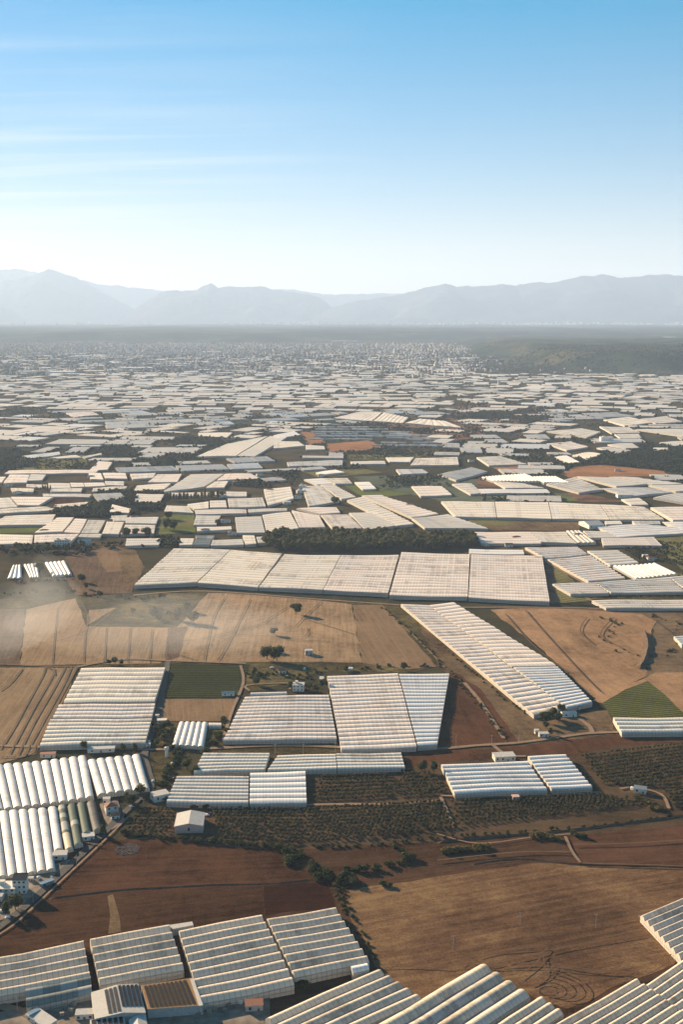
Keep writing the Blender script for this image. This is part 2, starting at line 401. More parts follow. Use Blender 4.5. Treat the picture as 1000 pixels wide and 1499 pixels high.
# broad tones of the near and middle distance, then each field
field([(-60, 1520), (-80, 1230), (120, 1225), (500, 1240), (1060, 1195), (1120, 1520)], S_mid, 3)
field([(170, 1230), (235, 1165), (330, 1170), (640, 1090), (860, 1070), (1090, 1060), (1090, 1210), (850, 1222), (640, 1228), (420, 1246), (320, 1240)], S_orch, 2)
field([(150, 1232), (215, 1227), (330, 1237), (395, 1245), (425, 1262), (456, 1286), (385, 1296), (300, 1297), (170, 1303), (70, 1318), (92, 1285)], S_red)
field([(-60, 1410), (-50, 1395), (40, 1341), (75, 1319), (170, 1305), (300, 1299), (384, 1298), (386, 1335), (250, 1356), (120, 1380), (0, 1402)], S_red2)
field([(386, 1297), (478, 1291), (492, 1327), (389, 1340)], S_maroon)
field([(507, 1304), (600, 1291), (700, 1274), (780, 1263), (850, 1268), (1060, 1272), (1060, 1330), (940, 1342), (1000, 1405), (930, 1434), (830, 1477), (780, 1459), (705, 1412), (620, 1464), (550, 1418), (515, 1350)], S_brown, 2)
field([(835, 1224), (1060, 1203), (1060, 1270), (850, 1266), (838, 1250)], S_redmid)
field([(157, 1312), (165, 1309), (174, 1340), (177, 1364), (158, 1367), (161, 1340)], S_verge, 3)
field([(595, 1101), (740, 1096), (850, 1079), (1060, 1074), (1060, 1084), (900, 1092), (835, 1106), (770, 1104), (640, 1117), (600, 1124)], S_redsh)
field([(230, 1060), (330, 1058), (330, 1090), (470, 1085), (640, 1092), (620, 1102), (400, 1104), (280, 1102), (250, 1135), (215, 1160)], S_scrub, 2)
field([(560, 885), (592, 885), (780, 1050), (890, 1040), (905, 1076), (760, 1090), (640, 975)], S_verge, 2)
field([(658, 985), (668, 985), (705, 1010), (760, 1088), (636, 1094)], S_redsh, 1.5)
field([(-60, 880), (125, 872), (300, 866), (520, 880), (600, 884), (640, 976), (600, 985), (480, 984), (360, 1015), (350, 972), (245, 974), (115, 980), (-60, 978)], S_scrub, 2.5)
field([(-60, 893), (36, 892), (28, 974), (-60, 974)], S_dkleft)
field([(38, 892), (110, 876), (126, 917), (250, 919), (247, 962), (234, 971), (29, 974)], S_tan)
field([(130, 893), (170, 890), (165, 893), (126, 916)], S_tan, 1)
field([(254, 923), (305, 868), (380, 869), (515, 885), (530, 970), (470, 969), (248, 970)], S_tan3)
field([(245, 920), (275, 917), (262, 962), (240, 971)], S_dkleft, 1)
field([(516, 886), (560, 886), (640, 976), (600, 980), (531, 971)], S_tan4)
field([(-90, 978), (115, 977), (52, 1104), (0, 1118), (-90, 1130)], S_tan2)
field([(246, 975), (366, 973), (352, 1021), (240, 1022)], C_green, .5)
field([(240, 1024), (352, 1023), (330, 1056), (232, 1056)], S_tan4, .8)
field([(718, 893), (790, 889), (950, 898), (962, 910), (942, 960), (955, 985), (880, 1026), (868, 1020), (790, 948)], S_graze, 2)
field([(790, 889), (1080, 895), (1080, 1060), (1000, 1044), (950, 996), (942, 960), (962, 910), (940, 899)], S_dkr, 2)
field([(868, 1026), (960, 985), (1060, 985), (1060, 1050), (1000, 1046), (950, 998), (882, 1030)], S_graze, 2)
field([(882, 1030), (915, 1010), (949, 997), (975, 1018), (1001, 1044), (1001, 1050), (897, 1051)], C_tri, .6)
field([(100, 800), (178, 799), (212, 830), (192, 868), (110, 872), (90, 840)], S_dkleft, 1.5)
field([(136, 806), (168, 802), (182, 836), (156, 838)], S_tan4, 1)
field([(172, 800), (196, 803), (209, 826), (186, 864), (178, 838)], S_verge, 1)
field([(0, 770), (66, 767), (58, 780), (-40, 782)], C_bright, 1)
field([(245, 752), (285, 752), (283, 780), (228, 783), (234, 760)], C_olive, 2)
field([(252, 754), (284, 754), (284, 760), (250, 761)], C_bright, 1)
field([(240, 772), (288, 770), (286, 779), (232, 780)], C_bright, 1)
field([(72, 728), (126, 727), (120, 735), (78, 739)], S_redsh, 2)
field([(499, 708), (520, 707), (556, 716), (600, 724), (560, 728), (528, 726)], C_bright, 1)
field([(516, 698), (590, 696), (700, 702), (700, 725), (640, 732), (560, 716), (530, 705)], C_dk, 2)
field([(640, 724), (846, 722), (850, 734), (640, 734)], C_dk, 1)
field([(735, 724), (805, 723), (846, 730), (846, 734), (735, 733)], C_bright, 1)
field([(698, 700), (722, 699), (736, 714), (700, 714)], S_rose, 2)
field([(715, 682), (772, 679), (820, 690), (742, 694)], S_orange, 4)
field([(820, 694), (840, 684), (880, 681), (968, 689), (985, 697), (905, 698), (832, 699)], S_orange, 4)
field([(828, 722), (850, 722), (920, 735), (850, 735)], S_rose, 2)
field([(690, 762), (850, 760), (850, 778), (700, 776)], S_verge, 2)
field([(684, 762), (760, 760), (752, 768), (700, 770)], C_olive, 1)
field([(940, 778), (1080, 772), (1080, 840), (1000, 835)], C_olive, 2)
field([(797, 822), (808, 822), (846, 856), (868, 880), (808, 885)], C_olive, 1.5)
field([(796, 818), (812, 832), (818, 884), (806, 884)], S_rose, 1)
field([(905, 826), (940, 822), (1000, 838), (1000, 880), (860, 878), (890, 868)], S_scrub, 1)
field([(440, 690), (530, 686), (560, 692), (470, 700)], C_olive, 3)
field([(480, 668), (600, 660), (640, 664), (600, 672), (520, 673)], C_olive, 5)
field([(478, 650), (540, 645), (560, 655), (530, 662), (482, 662)], S_orange, 5)
field([(440, 632), (460, 634), (478, 650), (452, 652)], S_orange, 5)
field([(505, 616), (600, 617), (700, 625), (760, 618), (700, 640), (640, 650), (560, 628)], S_rose, 8)
field([(628, 598), (720, 592), (790, 600), (760, 622), (700, 626), (640, 612)], S_rose, 10)
field([(20, 676), (70, 664), (130, 668), (125, 686), (25, 690)], C_olive, 5)
field([(790, 697), (862, 664), (940, 652), (1100, 655), (1100, 695), (970, 690), (880, 680), (835, 684)], S_farwood, 5)
# yards, roads, tracks
field([(-60, 1290), (35, 1282), (92, 1262), (110, 1258), (60, 1302), (20, 1342), (-60, 1370)], M['yard'], .4, 'yard')
field([(30, 1478), (136, 1452), (330, 1470), (395, 1462), (398, 1520), (-60, 1520), (-40, 1490)], M['yard'], .5, 'yard')
field([(145, 1178), (172, 1172), (182, 1205), (163, 1216), (152, 1200)], M['yard'], .4, 'yard')
ribbon([(-30, 1378), (12, 1348), (48, 1318), (84, 1284), (116, 1254), (150, 1222), (180, 1192), (205, 1168), (221, 1150), (212, 1112), (214, 1095), (228, 1060), (238, 1010), (246, 968)], 5.5, M['asphalt'], 'road', 8)
ribbon([(-30, 1386), (18, 1356), (56, 1322), (92, 1288), (124, 1258), (158, 1226), (188, 1196)], 1.6, M['dirtroad'], 'verge', 6)
ribbon([(-40, 1462), (0, 1474), (36, 1484), (60, 1500), (80, 1530)], 6, M['dirtroad'], 'dirt_road')
ribbon([(-20, 1092), (240, 1098), (420, 1092), (560, 1098), (640, 1097), (700, 1092), (760, 1088), (820, 1080), (868, 1074), (940, 1073), (1040, 1080)], 4.5, M['dirtroad'], 'dirt_road', 8)
ribbon([(680, 1000), (705, 1030), (738, 1082)], 3.5, M['dirtroad'], 'dirt_road')
ribbon([(848, 1052), (864, 1065), (868, 1075)], 4.5, M['dirtroad'], 'dirt_road')
ribbon([(720, 1090), (742, 1106), (770, 1108)], 3.5, M['dirtroad'], 'dirt_road')
ribbon([(352, 975), (356, 1000), (340, 1040), (326, 1086)], 3, M['dirtroad'], 'dirt_road')
ribbon([(365, 1012), (362, 1004), (420, 1001), (424, 1010)], 2.4, M['dirtroad'], 'dirt_road')
ribbon([(195, 872), (300, 866), (480, 879), (640, 889), (806, 890), (1040, 896)], 4, M['dirtroad'], 'dirt_road', 8)
ribbon([(108, 978), (180, 966), (245, 968), (360, 972)], 4, M['dirtroad'], 'dirt_road')
ribbon([(0, 973), (60, 976), (112, 977)], 3, M['track'])
ribbon([(769, 806), (800, 823), (862, 858)], 4, M['dirtroad'], 'dirt_road')
ribbon([(826, 858), (870, 882), (886, 892)], 3.5, M['dirtroad'], 'dirt_road')
ribbon([(640, 1222), (700, 1236), (780, 1227), (838, 1222)], 1.2, M['dirtroad'], 'dirt_track')
ribbon([(828, 1226), (838, 1248), (850, 1264)], 2, M['dirtroad'], 'dirt_track')
ribbon([(645, 1168), (655, 1190), (665, 1212)], 2.5, M['dirtroad'], 'dirt_track')
ribbon([(908, 1156), (930, 1154), (968, 1164), (980, 1185)], 2.5, M['dirtroad'], 'dirt_track')
ribbon([(398, 1184), (470, 1179), (585, 1178), (650, 1172)], 3, M['dirtroad'], 'dirt_track')
ribbon([(645, 1166), (740, 1168), (880, 1161)], 2.5, M['dirtroad'], 'dirt_track')
ribbon([(936, 1342), (965, 1372), (998, 1404)], 1.6, M['dirtroad'], 'dirt_track')
# wheel marks in the stubble and the swirl where the tractor turned
for a in ([(66, 978), (62, 990), (40, 1030), (18, 1070), (0, 1098)], [(80, 980), (74, 995), (48, 1040), (14, 1104)], [(95, 978), (80, 1006), (50, 1058), (26, 1106)],
          [(104, 978), (92, 1004), (58, 1066), (36, 1106)], [(66, 978), (78, 982), (80, 990)], [(112, 978), (84, 1030), (48, 1102)], [(32, 980), (16, 1000), (0, 1012)], [(0, 1110), (30, 1108), (50, 1100)]):
    ribbon(a, 1.5, M['track'], 'tyre_track')
for a in ([(84, 892), (80, 925), (76, 972)], [(120, 885), (128, 905), (124, 930), (122, 970)], [(30, 940), (80, 940), (130, 922), (165, 895)], [(190, 921), (186, 970)], [(155, 920), (152, 971)],
          [(222, 922), (218, 970)], [(330, 874), (312, 905), (298, 968)], [(366, 878), (330, 950), (318, 968)], [(420, 890), (396, 905), (380, 915), (300, 935), (262, 940)], [(440, 905), (520, 930)],
          [(400, 936), (470, 940), (528, 944)], [(350, 930), (440, 934), (450, 920)], [(470, 882), (450, 900), (432, 918)], [(290, 968), (262, 960)]):
    ribbon(a, 1.1, M['track'], 'tyre_track')
def ell(cx, cy, rx, ry, a0, a1, tilt=0.0, n=9):
    o = []
    for i in range(n):
        a = math.radians(a0 + (a1 - a0) * i / (n - 1)); x, y = rx * math.cos(a), ry * math.sin(a)
        o.append((cx + x * math.cos(tilt) - y * math.sin(tilt), cy + x * math.sin(tilt) + y * math.cos(tilt)))
    return o
for a in (ell(796, 1447, 14, 7, 0, 330), ell(800, 1446, 22, 11, -150, 100, .15), ell(806, 1444, 30, 14, -120, 90, .2), ell(812, 1443, 38, 17, -120, 80, .25), ell(818, 1443, 44, 20, -130, 70, .3),
          [(716, 1415), (760, 1405), (795, 1396), (800, 1388), (780, 1390), (730, 1394), (700, 1401)], [(720, 1418), (790, 1417), (860, 1424), (920, 1426)], [(730, 1415), (800, 1412), (850, 1420), (905, 1427)],
          [(760, 1432), (785, 1412), (797, 1398)], [(780, 1440), (797, 1425), (795, 1400)], [(774, 1442), (800, 1430), (812, 1413)], [(806, 1394), (860, 1383), (940, 1370)],
          [(936, 1434), (970, 1418), (983, 1400)], [(660, 1416), (700, 1415), (730, 1418)], [(555, 1416), (600, 1415), (660, 1418)], [(672, 1413), (682, 1407), (696, 1411)]):
    ribbon(a, .75, M['track'], 'tyre_track', 4)
for a in ([(840, 1239), (920, 1237), (1000, 1232)], [(852, 1266), (920, 1268), (1040, 1272)], [(75, 1228), (150, 1240)], [(640, 1262), (760, 1250), (835, 1250)],
          [(770, 895), (800, 930), (850, 985), (880, 1015)], [(740, 900), (780, 945), (830, 985)], [(860, 905), (850, 925), (870, 945)], [(900, 905), (880, 930), (910, 950)], [(960, 910), (985, 930), (985, 940)]):
    ribbon(a, 1.4, M['track'], 'tyre_track')
bank([(70, 1316), (170, 1304), (240, 1300), (310, 1296), (400, 1294), (455, 1288)], 2.4, .6)
bank([(180, 1228), (250, 1228), (330, 1238), (392, 1242)], 2, .5)
bank([(640, 1234), (720, 1226), (820, 1218), (900, 1208), (1010, 1194)], 3.5, 1.1)
bank([(690, 1266), (760, 1258), (852, 1266), (1010, 1270)], 2.5, .6)
bank([(942, 925), (948, 945), (944, 965), (936, 980)], 10, 3.5)
bank([(806, 884), (900, 890), (1010, 893)], 3, 1.2)
bank([(560, 890), (600, 925), (660, 985)], 2.5, .8)

# ------------------------------------------------------------------ wooded plateaus and mountains
def hillmat(name, c1, c2, sc):
    t = NT(name); g = t.pos()
    n = t.noise(g, sc, 6, 0.65); n2 = t.noise(g, sc * 12, 4, 0.7)
    col = t.ramp(t.math('ADD', t.math('MULTIPLY', n, .6), t.math('MULTIPLY', n2, .4)), [(.43, c1), (.52, mulc(c1, 1.5)), (.60, c2)])
    return t.end(t.bsdf(col, 1.0, 0.0, n2, 1.0, 6.0))
def terrain(name, x0, x1, y0, y1, nx, ny, hf, mat):
    v = []; f = []
    for j in range(ny + 1):
        for i in range(nx + 1):
            x = x0 + (x1 - x0) * i / nx; y = y0 + (y1 - y0) * j / ny; v.append((x, y, hf(x, y)))
    for j in range(ny):
        for i in range(nx):
            a = j * (nx + 1) + i; f.append((a, a + 1, a + nx + 2, a + nx + 1))
    return tag(link(name, mesh(name, v, f, mat, smooth=True)), kind='structure')
def fb(x, y, s, o=5):
    return mnoise.fractal(Vector((x / s, y / s, 3.3)), 1.0, 2.0, o)
def sstep(a, b, x):
    t = min(1, max(0, (x - a) / (b - a))); return t * t * (3 - 2 * t)
def hill_right(x, y):
    edge = 7250 + 260 * math.sin(x / 420.0) + 500 * fb(x, 0, 700) - 0.12 * (x - 1500)
    w = sstep(1000, 1500, x + 260 * fb(x, y, 500) - (y - 7200) * .05)
    h = 104 * sstep(edge, edge + 430, y) * w * (1 - .55 * sstep(9500, 15000, y))
    return h + 11 * fb(x, y, 260) * sstep(4, 40, h) - 3 * (h < 1)
terrain('wooded_hill', 700, 7500, 6700, 15500, 150, 90, hill_right, hillmat('hill_wood', (.018, .026, .013), (.10, .085, .045), .003))
def hill_mid(x, y):
    edge = 14300 + 900 * fb(x, 7, 2600) + 350 * math.sin(x / 1300.0)
    h = 105 * sstep(edge, edge + 1000, y) * (1 - .45 * sstep(19000, 26000, y)) * (.75 + .35 * fb(x, 30, 3000)) * (1 - sstep(27500, 30500, y))
    return h + 9 * fb(x, y, 700) * sstep(4, 40, h) - 3 * (h < 2)
terrain('wooded_plateau', -11000, 11000, 13300, 31000, 130, 80, hill_mid, hillmat('plateau_wood', (.014, .022, .014), (.085, .075, .045), .0011))
M['mount'] = hillmat('mountain_rock', (.045, .05, .06), (.08, .08, .08), .0004)
def ridge(name, prof, dist, depth, seed):
    """A range whose crest line stands dist metres away, with real depth and spurs."""
    xs = [(px - 500) / F * dist * 1.0 for px, py in prof]
    def zof(py):
        y = 749.5 - py; return H + dist * (y * cp - F * sp) / (F * cp + y * sp)
    zs = [zof(py) for px, py in prof]
    def hf(x, y):
        z = float(np.interp(x, xs, zs))
        t = (y - dist) / depth
        spur = fb(x + seed * 999, y, depth * .42, 6)
        fall = max(0.0, 1 - abs(t)) ** 1.15 if t < 0 else max(0.0, 1 - t)
        j = fb(x * 1.0 + seed * 77, 5, 420, 6) * 55
        return max(-20.0, (z + j) * fall + spur * 420 * (1 - abs(2 * fall - 1)) * (0.4 + .6 * (z / 1500)) * (fall > 0) - (60 if fall <= .03 else 0))
    terrain(name, xs[0], xs[-1], dist - depth, dist + depth * .5, 230, 48, hf, M['mount'])
ridge('mountain_range', [(-260, 410), (-50, 404), (0, 397), (28, 393), (60, 398), (95, 402), (120, 409), (150, 416), (190, 421), (240, 425), (300, 424), (430, 423), (480, 431), (520, 430), (560, 429), (600, 431), (640, 437), (800, 440)], 46000, 3300, 1)
ridge('mountain_range', [(-260, 440), (-120, 424), (-50, 420), (0, 413), (50, 406), (68, 398), (79, 395), (92, 398), (118, 406), (138, 419), (165, 434), (192, 448), (218, 460), (240, 474)], 41000, 5200, 2)
ridge('mountain_range', [(190, 476), (200, 458), (215, 442), (238, 428), (262, 426), (290, 426), (300, 418), (312, 415), (322, 420), (350, 419), (385, 419), (408, 424), (440, 428), (462, 432), (478, 442), (498, 458), (520, 476)], 38000, 4600, 3)
ridge('mountain_range', [(-260, 430), (-80, 432), (-40, 437), (0, 445), (20, 457), (44, 471), (60, 478)], 36000, 2600, 5)
ridge('mountain_range', [(440, 472), (480, 452), (520, 440), (560, 435), (592, 430), (622, 421), (650, 416), (668, 420), (692, 418), (725, 418), (760, 416), (785, 412), (805, 415), (832, 408), (868, 402), (892, 405), (930, 405), (960, 402), (988, 403), (1004, 408), (1060, 414), (1300, 425)], 36500, 4800, 4)

# ------------------------------------------------------------------ greenhouses
shp = .72
def und(x, y): return 0.42 * math.sin(x / 15.0 + 1.3 * math.sin(y / 47.0) + y / 60.0) + 0.30 * math.sin(y / 15.0 + x / 43.0)
OCC = set(); CELL = 12.0
def occ_quad(c):
    """Mark the ground under a roof as taken, for the distant ones filled in later."""
    n = len(c); cen = sum(c, Vector()) / n
    xs = [p.x for p in c]; ys = [p.y for p in c]
    if min(ys) > 12000: return
    i0, i1, j0, j1 = int(min(xs) // CELL), int(max(xs) // CELL) + 1, int(min(ys) // CELL), int(max(ys) // CELL) + 1
    if (i1 - i0) * (j1 - j0) > 60000: return
    s = 1 if area(c) > 0 else -1
    for i in range(i0, i1 + 1):
        for j in range(j0, j1 + 1):
            x, y = (i + .5) * CELL, (j + .5) * CELL
            if all(s * ((c[(k + 1) % n].x - c[k].x) * (y - c[k].y) - (c[(k + 1) % n].y - c[k].y) * (x - c[k].x)) > -60 for k in range(n)): OCC.add((i, j))
def taken(p): return (int(p[0] // CELL), int(p[1] // CELL)) in OCC
def gh_geo(S0, S1, E0, E1, n, zg, rise, m, K, base, prof, wav):
    """Per span: (verts, faces, uvs) of the arched sheet."""
    spans = []
    L = ((E0 - S0).length + (E1 - S1).length) / 2
    for k in range(n):
        a0, a1 = S0.lerp(S1, k / n), S0.lerp(S1, (k + 1) / n); b0, b1 = E0.lerp(E1, k / n), E0.lerp(E1, (k + 1) / n)
        v = []; uv = []; f = []
        for i in range(K + 1):
            s = i / K; p0, p1 = a0.lerp(b0, s), a1.lerp(b1, s)
            for j in range(m + 1):
                t = j / m; p = p0.lerp(p1, t)
                if prof == 'arc': h = math.sin(math.pi * t) ** shp
                elif prof == 'round': h = math.sqrt(max(0.0, 1 - (2 * t - 1) ** 2))
                elif prof == 'gothic': h = 1 - abs(2 * t - 1) ** 1.6
                elif prof == 'gable': h = 1 - abs(2 * t - 1)
                else: h = 0.0
                w = und(p.x, p.y) * wav
                v.append((p.x - base.x, p.y - base.y, zg + rise * h + w)); uv.append((s * L, t))
        for i in range(K):
            for j in range(m):
                a = i * (m + 1) + j; f.append((a, a + 1, a + m + 2, a + m + 1))
        spans.append((v, f, uv))
    return spans
def gh_quad(q, mode, zr):
    A, B, C, D = [None if p is None else P(p[0], p[1], zr) for p in q]
    if D is None: D = A + (C - B)
    if C is None: C = B + (D - A)
    for p in (A, B, C, D): p.z = 0
    return (A, D, B, C) if mode == 'H' else (A, B, D, C)
NGH = [0]
def greenhouse(q, n, mode='H', mat='cream', label='', zg=3.6, rise=1.7, prof='arc', parts=True, group=None, wall='wall', wav=1.0, cat='greenhouse', name='greenhouse', extra=None, m=None):
    S0, S1, E0, E1 = gh_quad(q, mode, zg + rise * .6)
    cen = (S0 + S1 + E0 + E1) / 4; base = Vector((cen.x, cen.y, 0)); occ_quad([S0, E0, E1, S1])
    L = ((E0 - S0).length + (E1 - S1).length) / 2; near = cen.y < 1150
    pitch = ((S1 - S0).length + (E1 - E0).length) / 2 / n
    rise = min(rise, pitch * .36)
    if prof == 'arc' and cen.y > 760: rise = min(rise * .85, pitch * (.21 if cen.y < 1300 else .17)) if mode == 'H' else rise
    m = m or (8 if near else 6 if cen.y < 2100 else 4); K = max(2, min(10, int(L / 25)))
    root = thing(name, label, cat, base, group)
    if area([S0, E0, E1, S1]) < 0: pass
    global shp
    shp = .72 if cen.y < 760 else .95
    sp_ = gh_geo(S0, S1, E0, E1, n, zg, rise, m, K, base, prof, wav)
    if parts:
        for k, (v, f, uv) in enumerate(sp_):
            mm = mat[k % len(mat)] if isinstance(mat, (list, tuple)) else mat
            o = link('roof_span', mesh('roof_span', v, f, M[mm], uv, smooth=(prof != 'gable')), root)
    else:
        V = []; Fc = []; U = []
        for v, f, uv in sp_:
            b = len(V); V += v; U += uv; Fc += [tuple(b + i for i in x) for x in f]
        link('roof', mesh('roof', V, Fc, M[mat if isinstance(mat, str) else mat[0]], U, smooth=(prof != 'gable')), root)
    # side curtains along the outer spans
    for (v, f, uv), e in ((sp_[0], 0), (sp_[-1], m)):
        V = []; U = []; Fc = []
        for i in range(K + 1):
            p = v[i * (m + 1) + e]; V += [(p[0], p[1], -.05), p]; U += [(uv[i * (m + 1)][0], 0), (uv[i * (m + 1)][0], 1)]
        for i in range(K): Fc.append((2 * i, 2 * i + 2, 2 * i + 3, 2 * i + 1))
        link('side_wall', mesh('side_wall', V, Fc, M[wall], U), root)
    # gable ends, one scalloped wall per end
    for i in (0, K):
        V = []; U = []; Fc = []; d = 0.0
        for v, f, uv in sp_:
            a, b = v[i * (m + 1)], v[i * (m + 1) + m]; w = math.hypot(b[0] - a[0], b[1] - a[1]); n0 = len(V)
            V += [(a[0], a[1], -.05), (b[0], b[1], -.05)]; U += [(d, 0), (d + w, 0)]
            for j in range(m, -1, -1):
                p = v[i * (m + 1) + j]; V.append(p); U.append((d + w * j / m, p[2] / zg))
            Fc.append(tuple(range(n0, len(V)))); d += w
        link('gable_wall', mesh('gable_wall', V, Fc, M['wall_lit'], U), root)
    if near and cen.y < 900 and zg > 3:       # gutters and doors where they are large enough to see
        mb = MB()
        for k in range(1, n):
            a, b = S0.lerp(S1, k / n) - base, E0.lerp(E1, k / n) - base
            mb.tube((a.x, a.y, zg + .05 + und(a.x + base.x, a.y + base.y)), (b.x, b.y, zg + .05 + und(b.x + base.x, b.y + base.y)), .16, .16, 4)
        if n > 1: link('gutters', mb.me('gutters', M['metal']), root)
    if extra: extra(root, S0 - base, S1 - base, E0 - base, E1 - base)
    NGH[0] += 1
    return root

G = greenhouse
# nearest blocks along the lower edge
G([(-60, 1409), (121, 1375), (132, 1431), (-60, 1469)], 5, 'H', 'near_cream', 'cream greenhouse cut off by the left edge of the photo, below the ploughed brown field', 4.2, 2.5, 'gothic')
G([(36, 1444), (132, 1425), (134, 1452), (38, 1473)], 2, 'H', 'clear', 'short greenish greenhouse of two bays before the cream one at the lower left corner', 4.0, 2.0, 'gothic')
G([(131, 1373), (246, 1351), (269, 1417), (146, 1441)], 6, 'H', 'near_cream', 'cream greenhouse of six bays directly behind the two roofs of solar panels', 4.2, 2.5, 'gothic')
G([(261, 1360), (381, 1337), (431, 1441), (295, 1467)], 9, 'H', 'near_grey', 'wide grey greenhouse of nine bays to the right of the solar roofs', 4.2, 2.3, 'gothic')
G([(390, 1343), (489, 1325), (541, 1407), (432, 1431)], 8, 'H', 'near_grey', 'grey greenhouse of eight bays casting a toothed shadow on the brown field', 4.2, 2.3, 'gothic')
G([(513, 1413), (536, 1408), (541, 1418), (517, 1424)], 1, 'H', 'white', 'small new white bay end at the near right corner of the grey greenhouse', 4.4, 1.9, parts=False)
G([(388, 1487), (551, 1417), (619, 1462), None], 5, 'H', ['near_cream', 'near_grey', 'near_grey', 'near_blue', 'near_grey'], 'dusty grey greenhouse at the lower edge just left of the pale ridged one', 4.0, 2.2, 'gothic')
G([(470, 1543), (703, 1409), (777, 1459), None], 4, 'H', ['near_cream', 'near_blue', 'near_grey', 'near_blue'], 'stained blue grey greenhouse jutting into the field at the lower edge', 4.2, 2.6, 'gothic')
G([(640, 1552), (789, 1458), (826, 1484), None], 3, 'H', 'near_cream', 'narrow greenhouse of slender cream bays between two larger ones at the lower edge', 3.6, 1.9, 'gothic')
G([(770, 1522), (929, 1431), (1040, 1512), None], 10, 'H', 'near_grey', 'pale grey greenhouse at the lower right whose corner reaches the swirl of tractor tracks', 3.8, 2.1, 'gothic')
G([(944, 1441), (1090, 1340), None, (1026, 1503)], 8, 'H', 'near_grey', 'pale grey greenhouse past the shrub line in the lower right corner of the photo', 3.8, 2.1, 'gothic')
G([(938, 1338), (1060, 1288), None, (998, 1402)], 8, 'H', 'near_blue', 'greenhouse on the right edge behind a pale track, beyond the lower right corner', 3.8, 2.2, 'gothic')
# barrel tunnels on the left
G([(-66, 1127), (126, 1106), (137, 1165), (-50, 1192)], 14, 'V', 'white', 'long row of cream white barrel tunnels reaching the left edge of the photo', 1.6, 3.0, 'round')
G([(127, 1113), (205, 1103), (219, 1154), (142, 1163)], 6, 'V', 'white', 'six bright barrel tunnels at the right end of the long tunnel row', 1.6, 3.0, 'round')
G([(-60, 1194), (68, 1181), (81, 1270), (-48, 1288)], 9, 'V', 'white', 'white barrel tunnels nearest the white house with the dark roof', 1.6, 3.2, 'round')
G([(69, 1180), (83, 1179), (92, 1241), (78, 1243)], 1, 'V', 'white', 'single white tunnel with a tan end between the white and the dark ones', 1.6, 3.2, 'round', parts=False, name='tunnel')
G([(84, 1177), (96, 1176), (103, 1217), (90, 1218)], 1, 'V', 'green', 'leftmost of the four tunnels under dark netting', 1.6, 3.2, 'round', parts=False, name='tunnel')
G([(90, 1219), (103, 1218), (107, 1240), (95, 1242)], 1, 'V', 'tan', 'short tan tunnel end in front of the leftmost dark netted tunnel', 1.6, 3.1, 'round', parts=False, name='tunnel')
G([(98, 1176), (111, 1174), (121, 1233), (108, 1236)], 1, 'V', 'green', 'long green netted tunnel, second of the four dark ones', 1.6, 3.2, 'round', parts=False, name='tunnel')
G([(112, 1174), (125, 1172), (133, 1216), (120, 1219)], 1, 'V', 'green', 'dark netted tunnel, third of the four, above the pale shed', 1.6, 3.2, 'round', parts=False, name='tunnel')
G([(126, 1173), (139, 1171), (149, 1212), (136, 1215)], 1, 'V', 'darknet', 'grey brown netted tunnel at the right end, beside the house with red tiles', 1.6, 3.2, 'round', parts=False, name='tunnel')
G([(119, 977), (242, 976), (226, 1026), (92, 1028)], 8, 'H', 'cream', 'farthest third of the big cream greenhouse left of the dark green crop', 3.8, 1.4)
G([(86, 1030), (227, 1029), (222, 1049), (76, 1051)], 4, 'H', 'pinkish', 'middle strip of the big cream greenhouse beside the tan stubble', 3.6, 1.3)
G([(74, 1052), (222, 1050), (212, 1088), (57, 1091)], 7, 'H', 'cream', 'nearest third of the big cream greenhouse just behind the long tunnel row', 3.8, 1.4)
G([(262, 1056), (304, 1056), (298, 1093), (251, 1090)], 5, 'V', 'white', 'five short white barrel tunnels standing among garden trees', 1.6, 3.2, 'round')
G([(305, 1057), (323, 1057), (324, 1063), (305, 1063)], 1, 'H', 'grey', 'low grey tunnel beside the five short white barrel tunnels', 1.4, 1.8, 'round', parts=False, name='tunnel')
G([(298, 1102), (395, 1101), (387, 1127), (283, 1130)], 6, 'H', 'cream', 'ridged greenhouse with a slanting left end, behind the wide pale one by the shed', 3.2, 1.2)
G([(259, 1134), (364, 1135), (363, 1177), (243, 1174)], 8, 'H', 'grey', 'wide pale greenhouse just behind the big metal shed in the orchard', 3.4, 1.3)
G([(366, 1130), (447, 1127), (449, 1174), (365, 1177)], 6, 'H', 'white', 'white greenhouse in front of the orchard, right of the wide pale one', 3.4, 1.3)
G([(407, 1105), (491, 1103), (493, 1126), (391, 1127)], 5, 'H', 'cream', 'low ridged greenhouse with a slanting left end on the far side of the orchard', 3.2, 1.2)
G([(492, 1102), (587, 1100), (593, 1123), (494, 1126)], 5, 'H', 'cream', 'low ridged greenhouse beside the bare red soil on the far side of the orchard', 3.2, 1.2)
G([(359, 1018), (481, 1016), (493, 1081), (326, 1083)], 13, 'H', 'pinkish', 'greenhouse just in front of the two storey white farmhouse', 3.6, 1.3)
G([(367, 1013), (419, 1013), (420, 1016), (366, 1016)], 1, 'H', 'white', 'single narrow white tunnel behind the greenhouse in front of the farmhouse', 2.0, 1.6, 'round', parts=False, name='tunnel')
G([(479, 988), (582, 985), (610, 1093), (500, 1096)], 20, 'H', 'pinkish', 'tall pale pink greenhouse of twenty bays to the right of the farmhouse', 3.8, 1.3)
G([(584, 986), (658, 985), (640, 1090), (612, 1092)], 20, 'H', 'white', 'wedge shaped white greenhouse narrowing towards the viewer beside dark red soil', 3.8, 1.3)
G([(646, 1118), (772, 1112), (802, 1156), (666, 1161)], 7, 'H', 'white', 'white greenhouse with a small grey house against its far side', 3.6, 1.5)
G([(773, 1106), (827, 1104), (868, 1152), (808, 1154)], 9, 'H', 'white', 'smaller white greenhouse standing between the grey house and the right orchard', 3.6, 1.4)
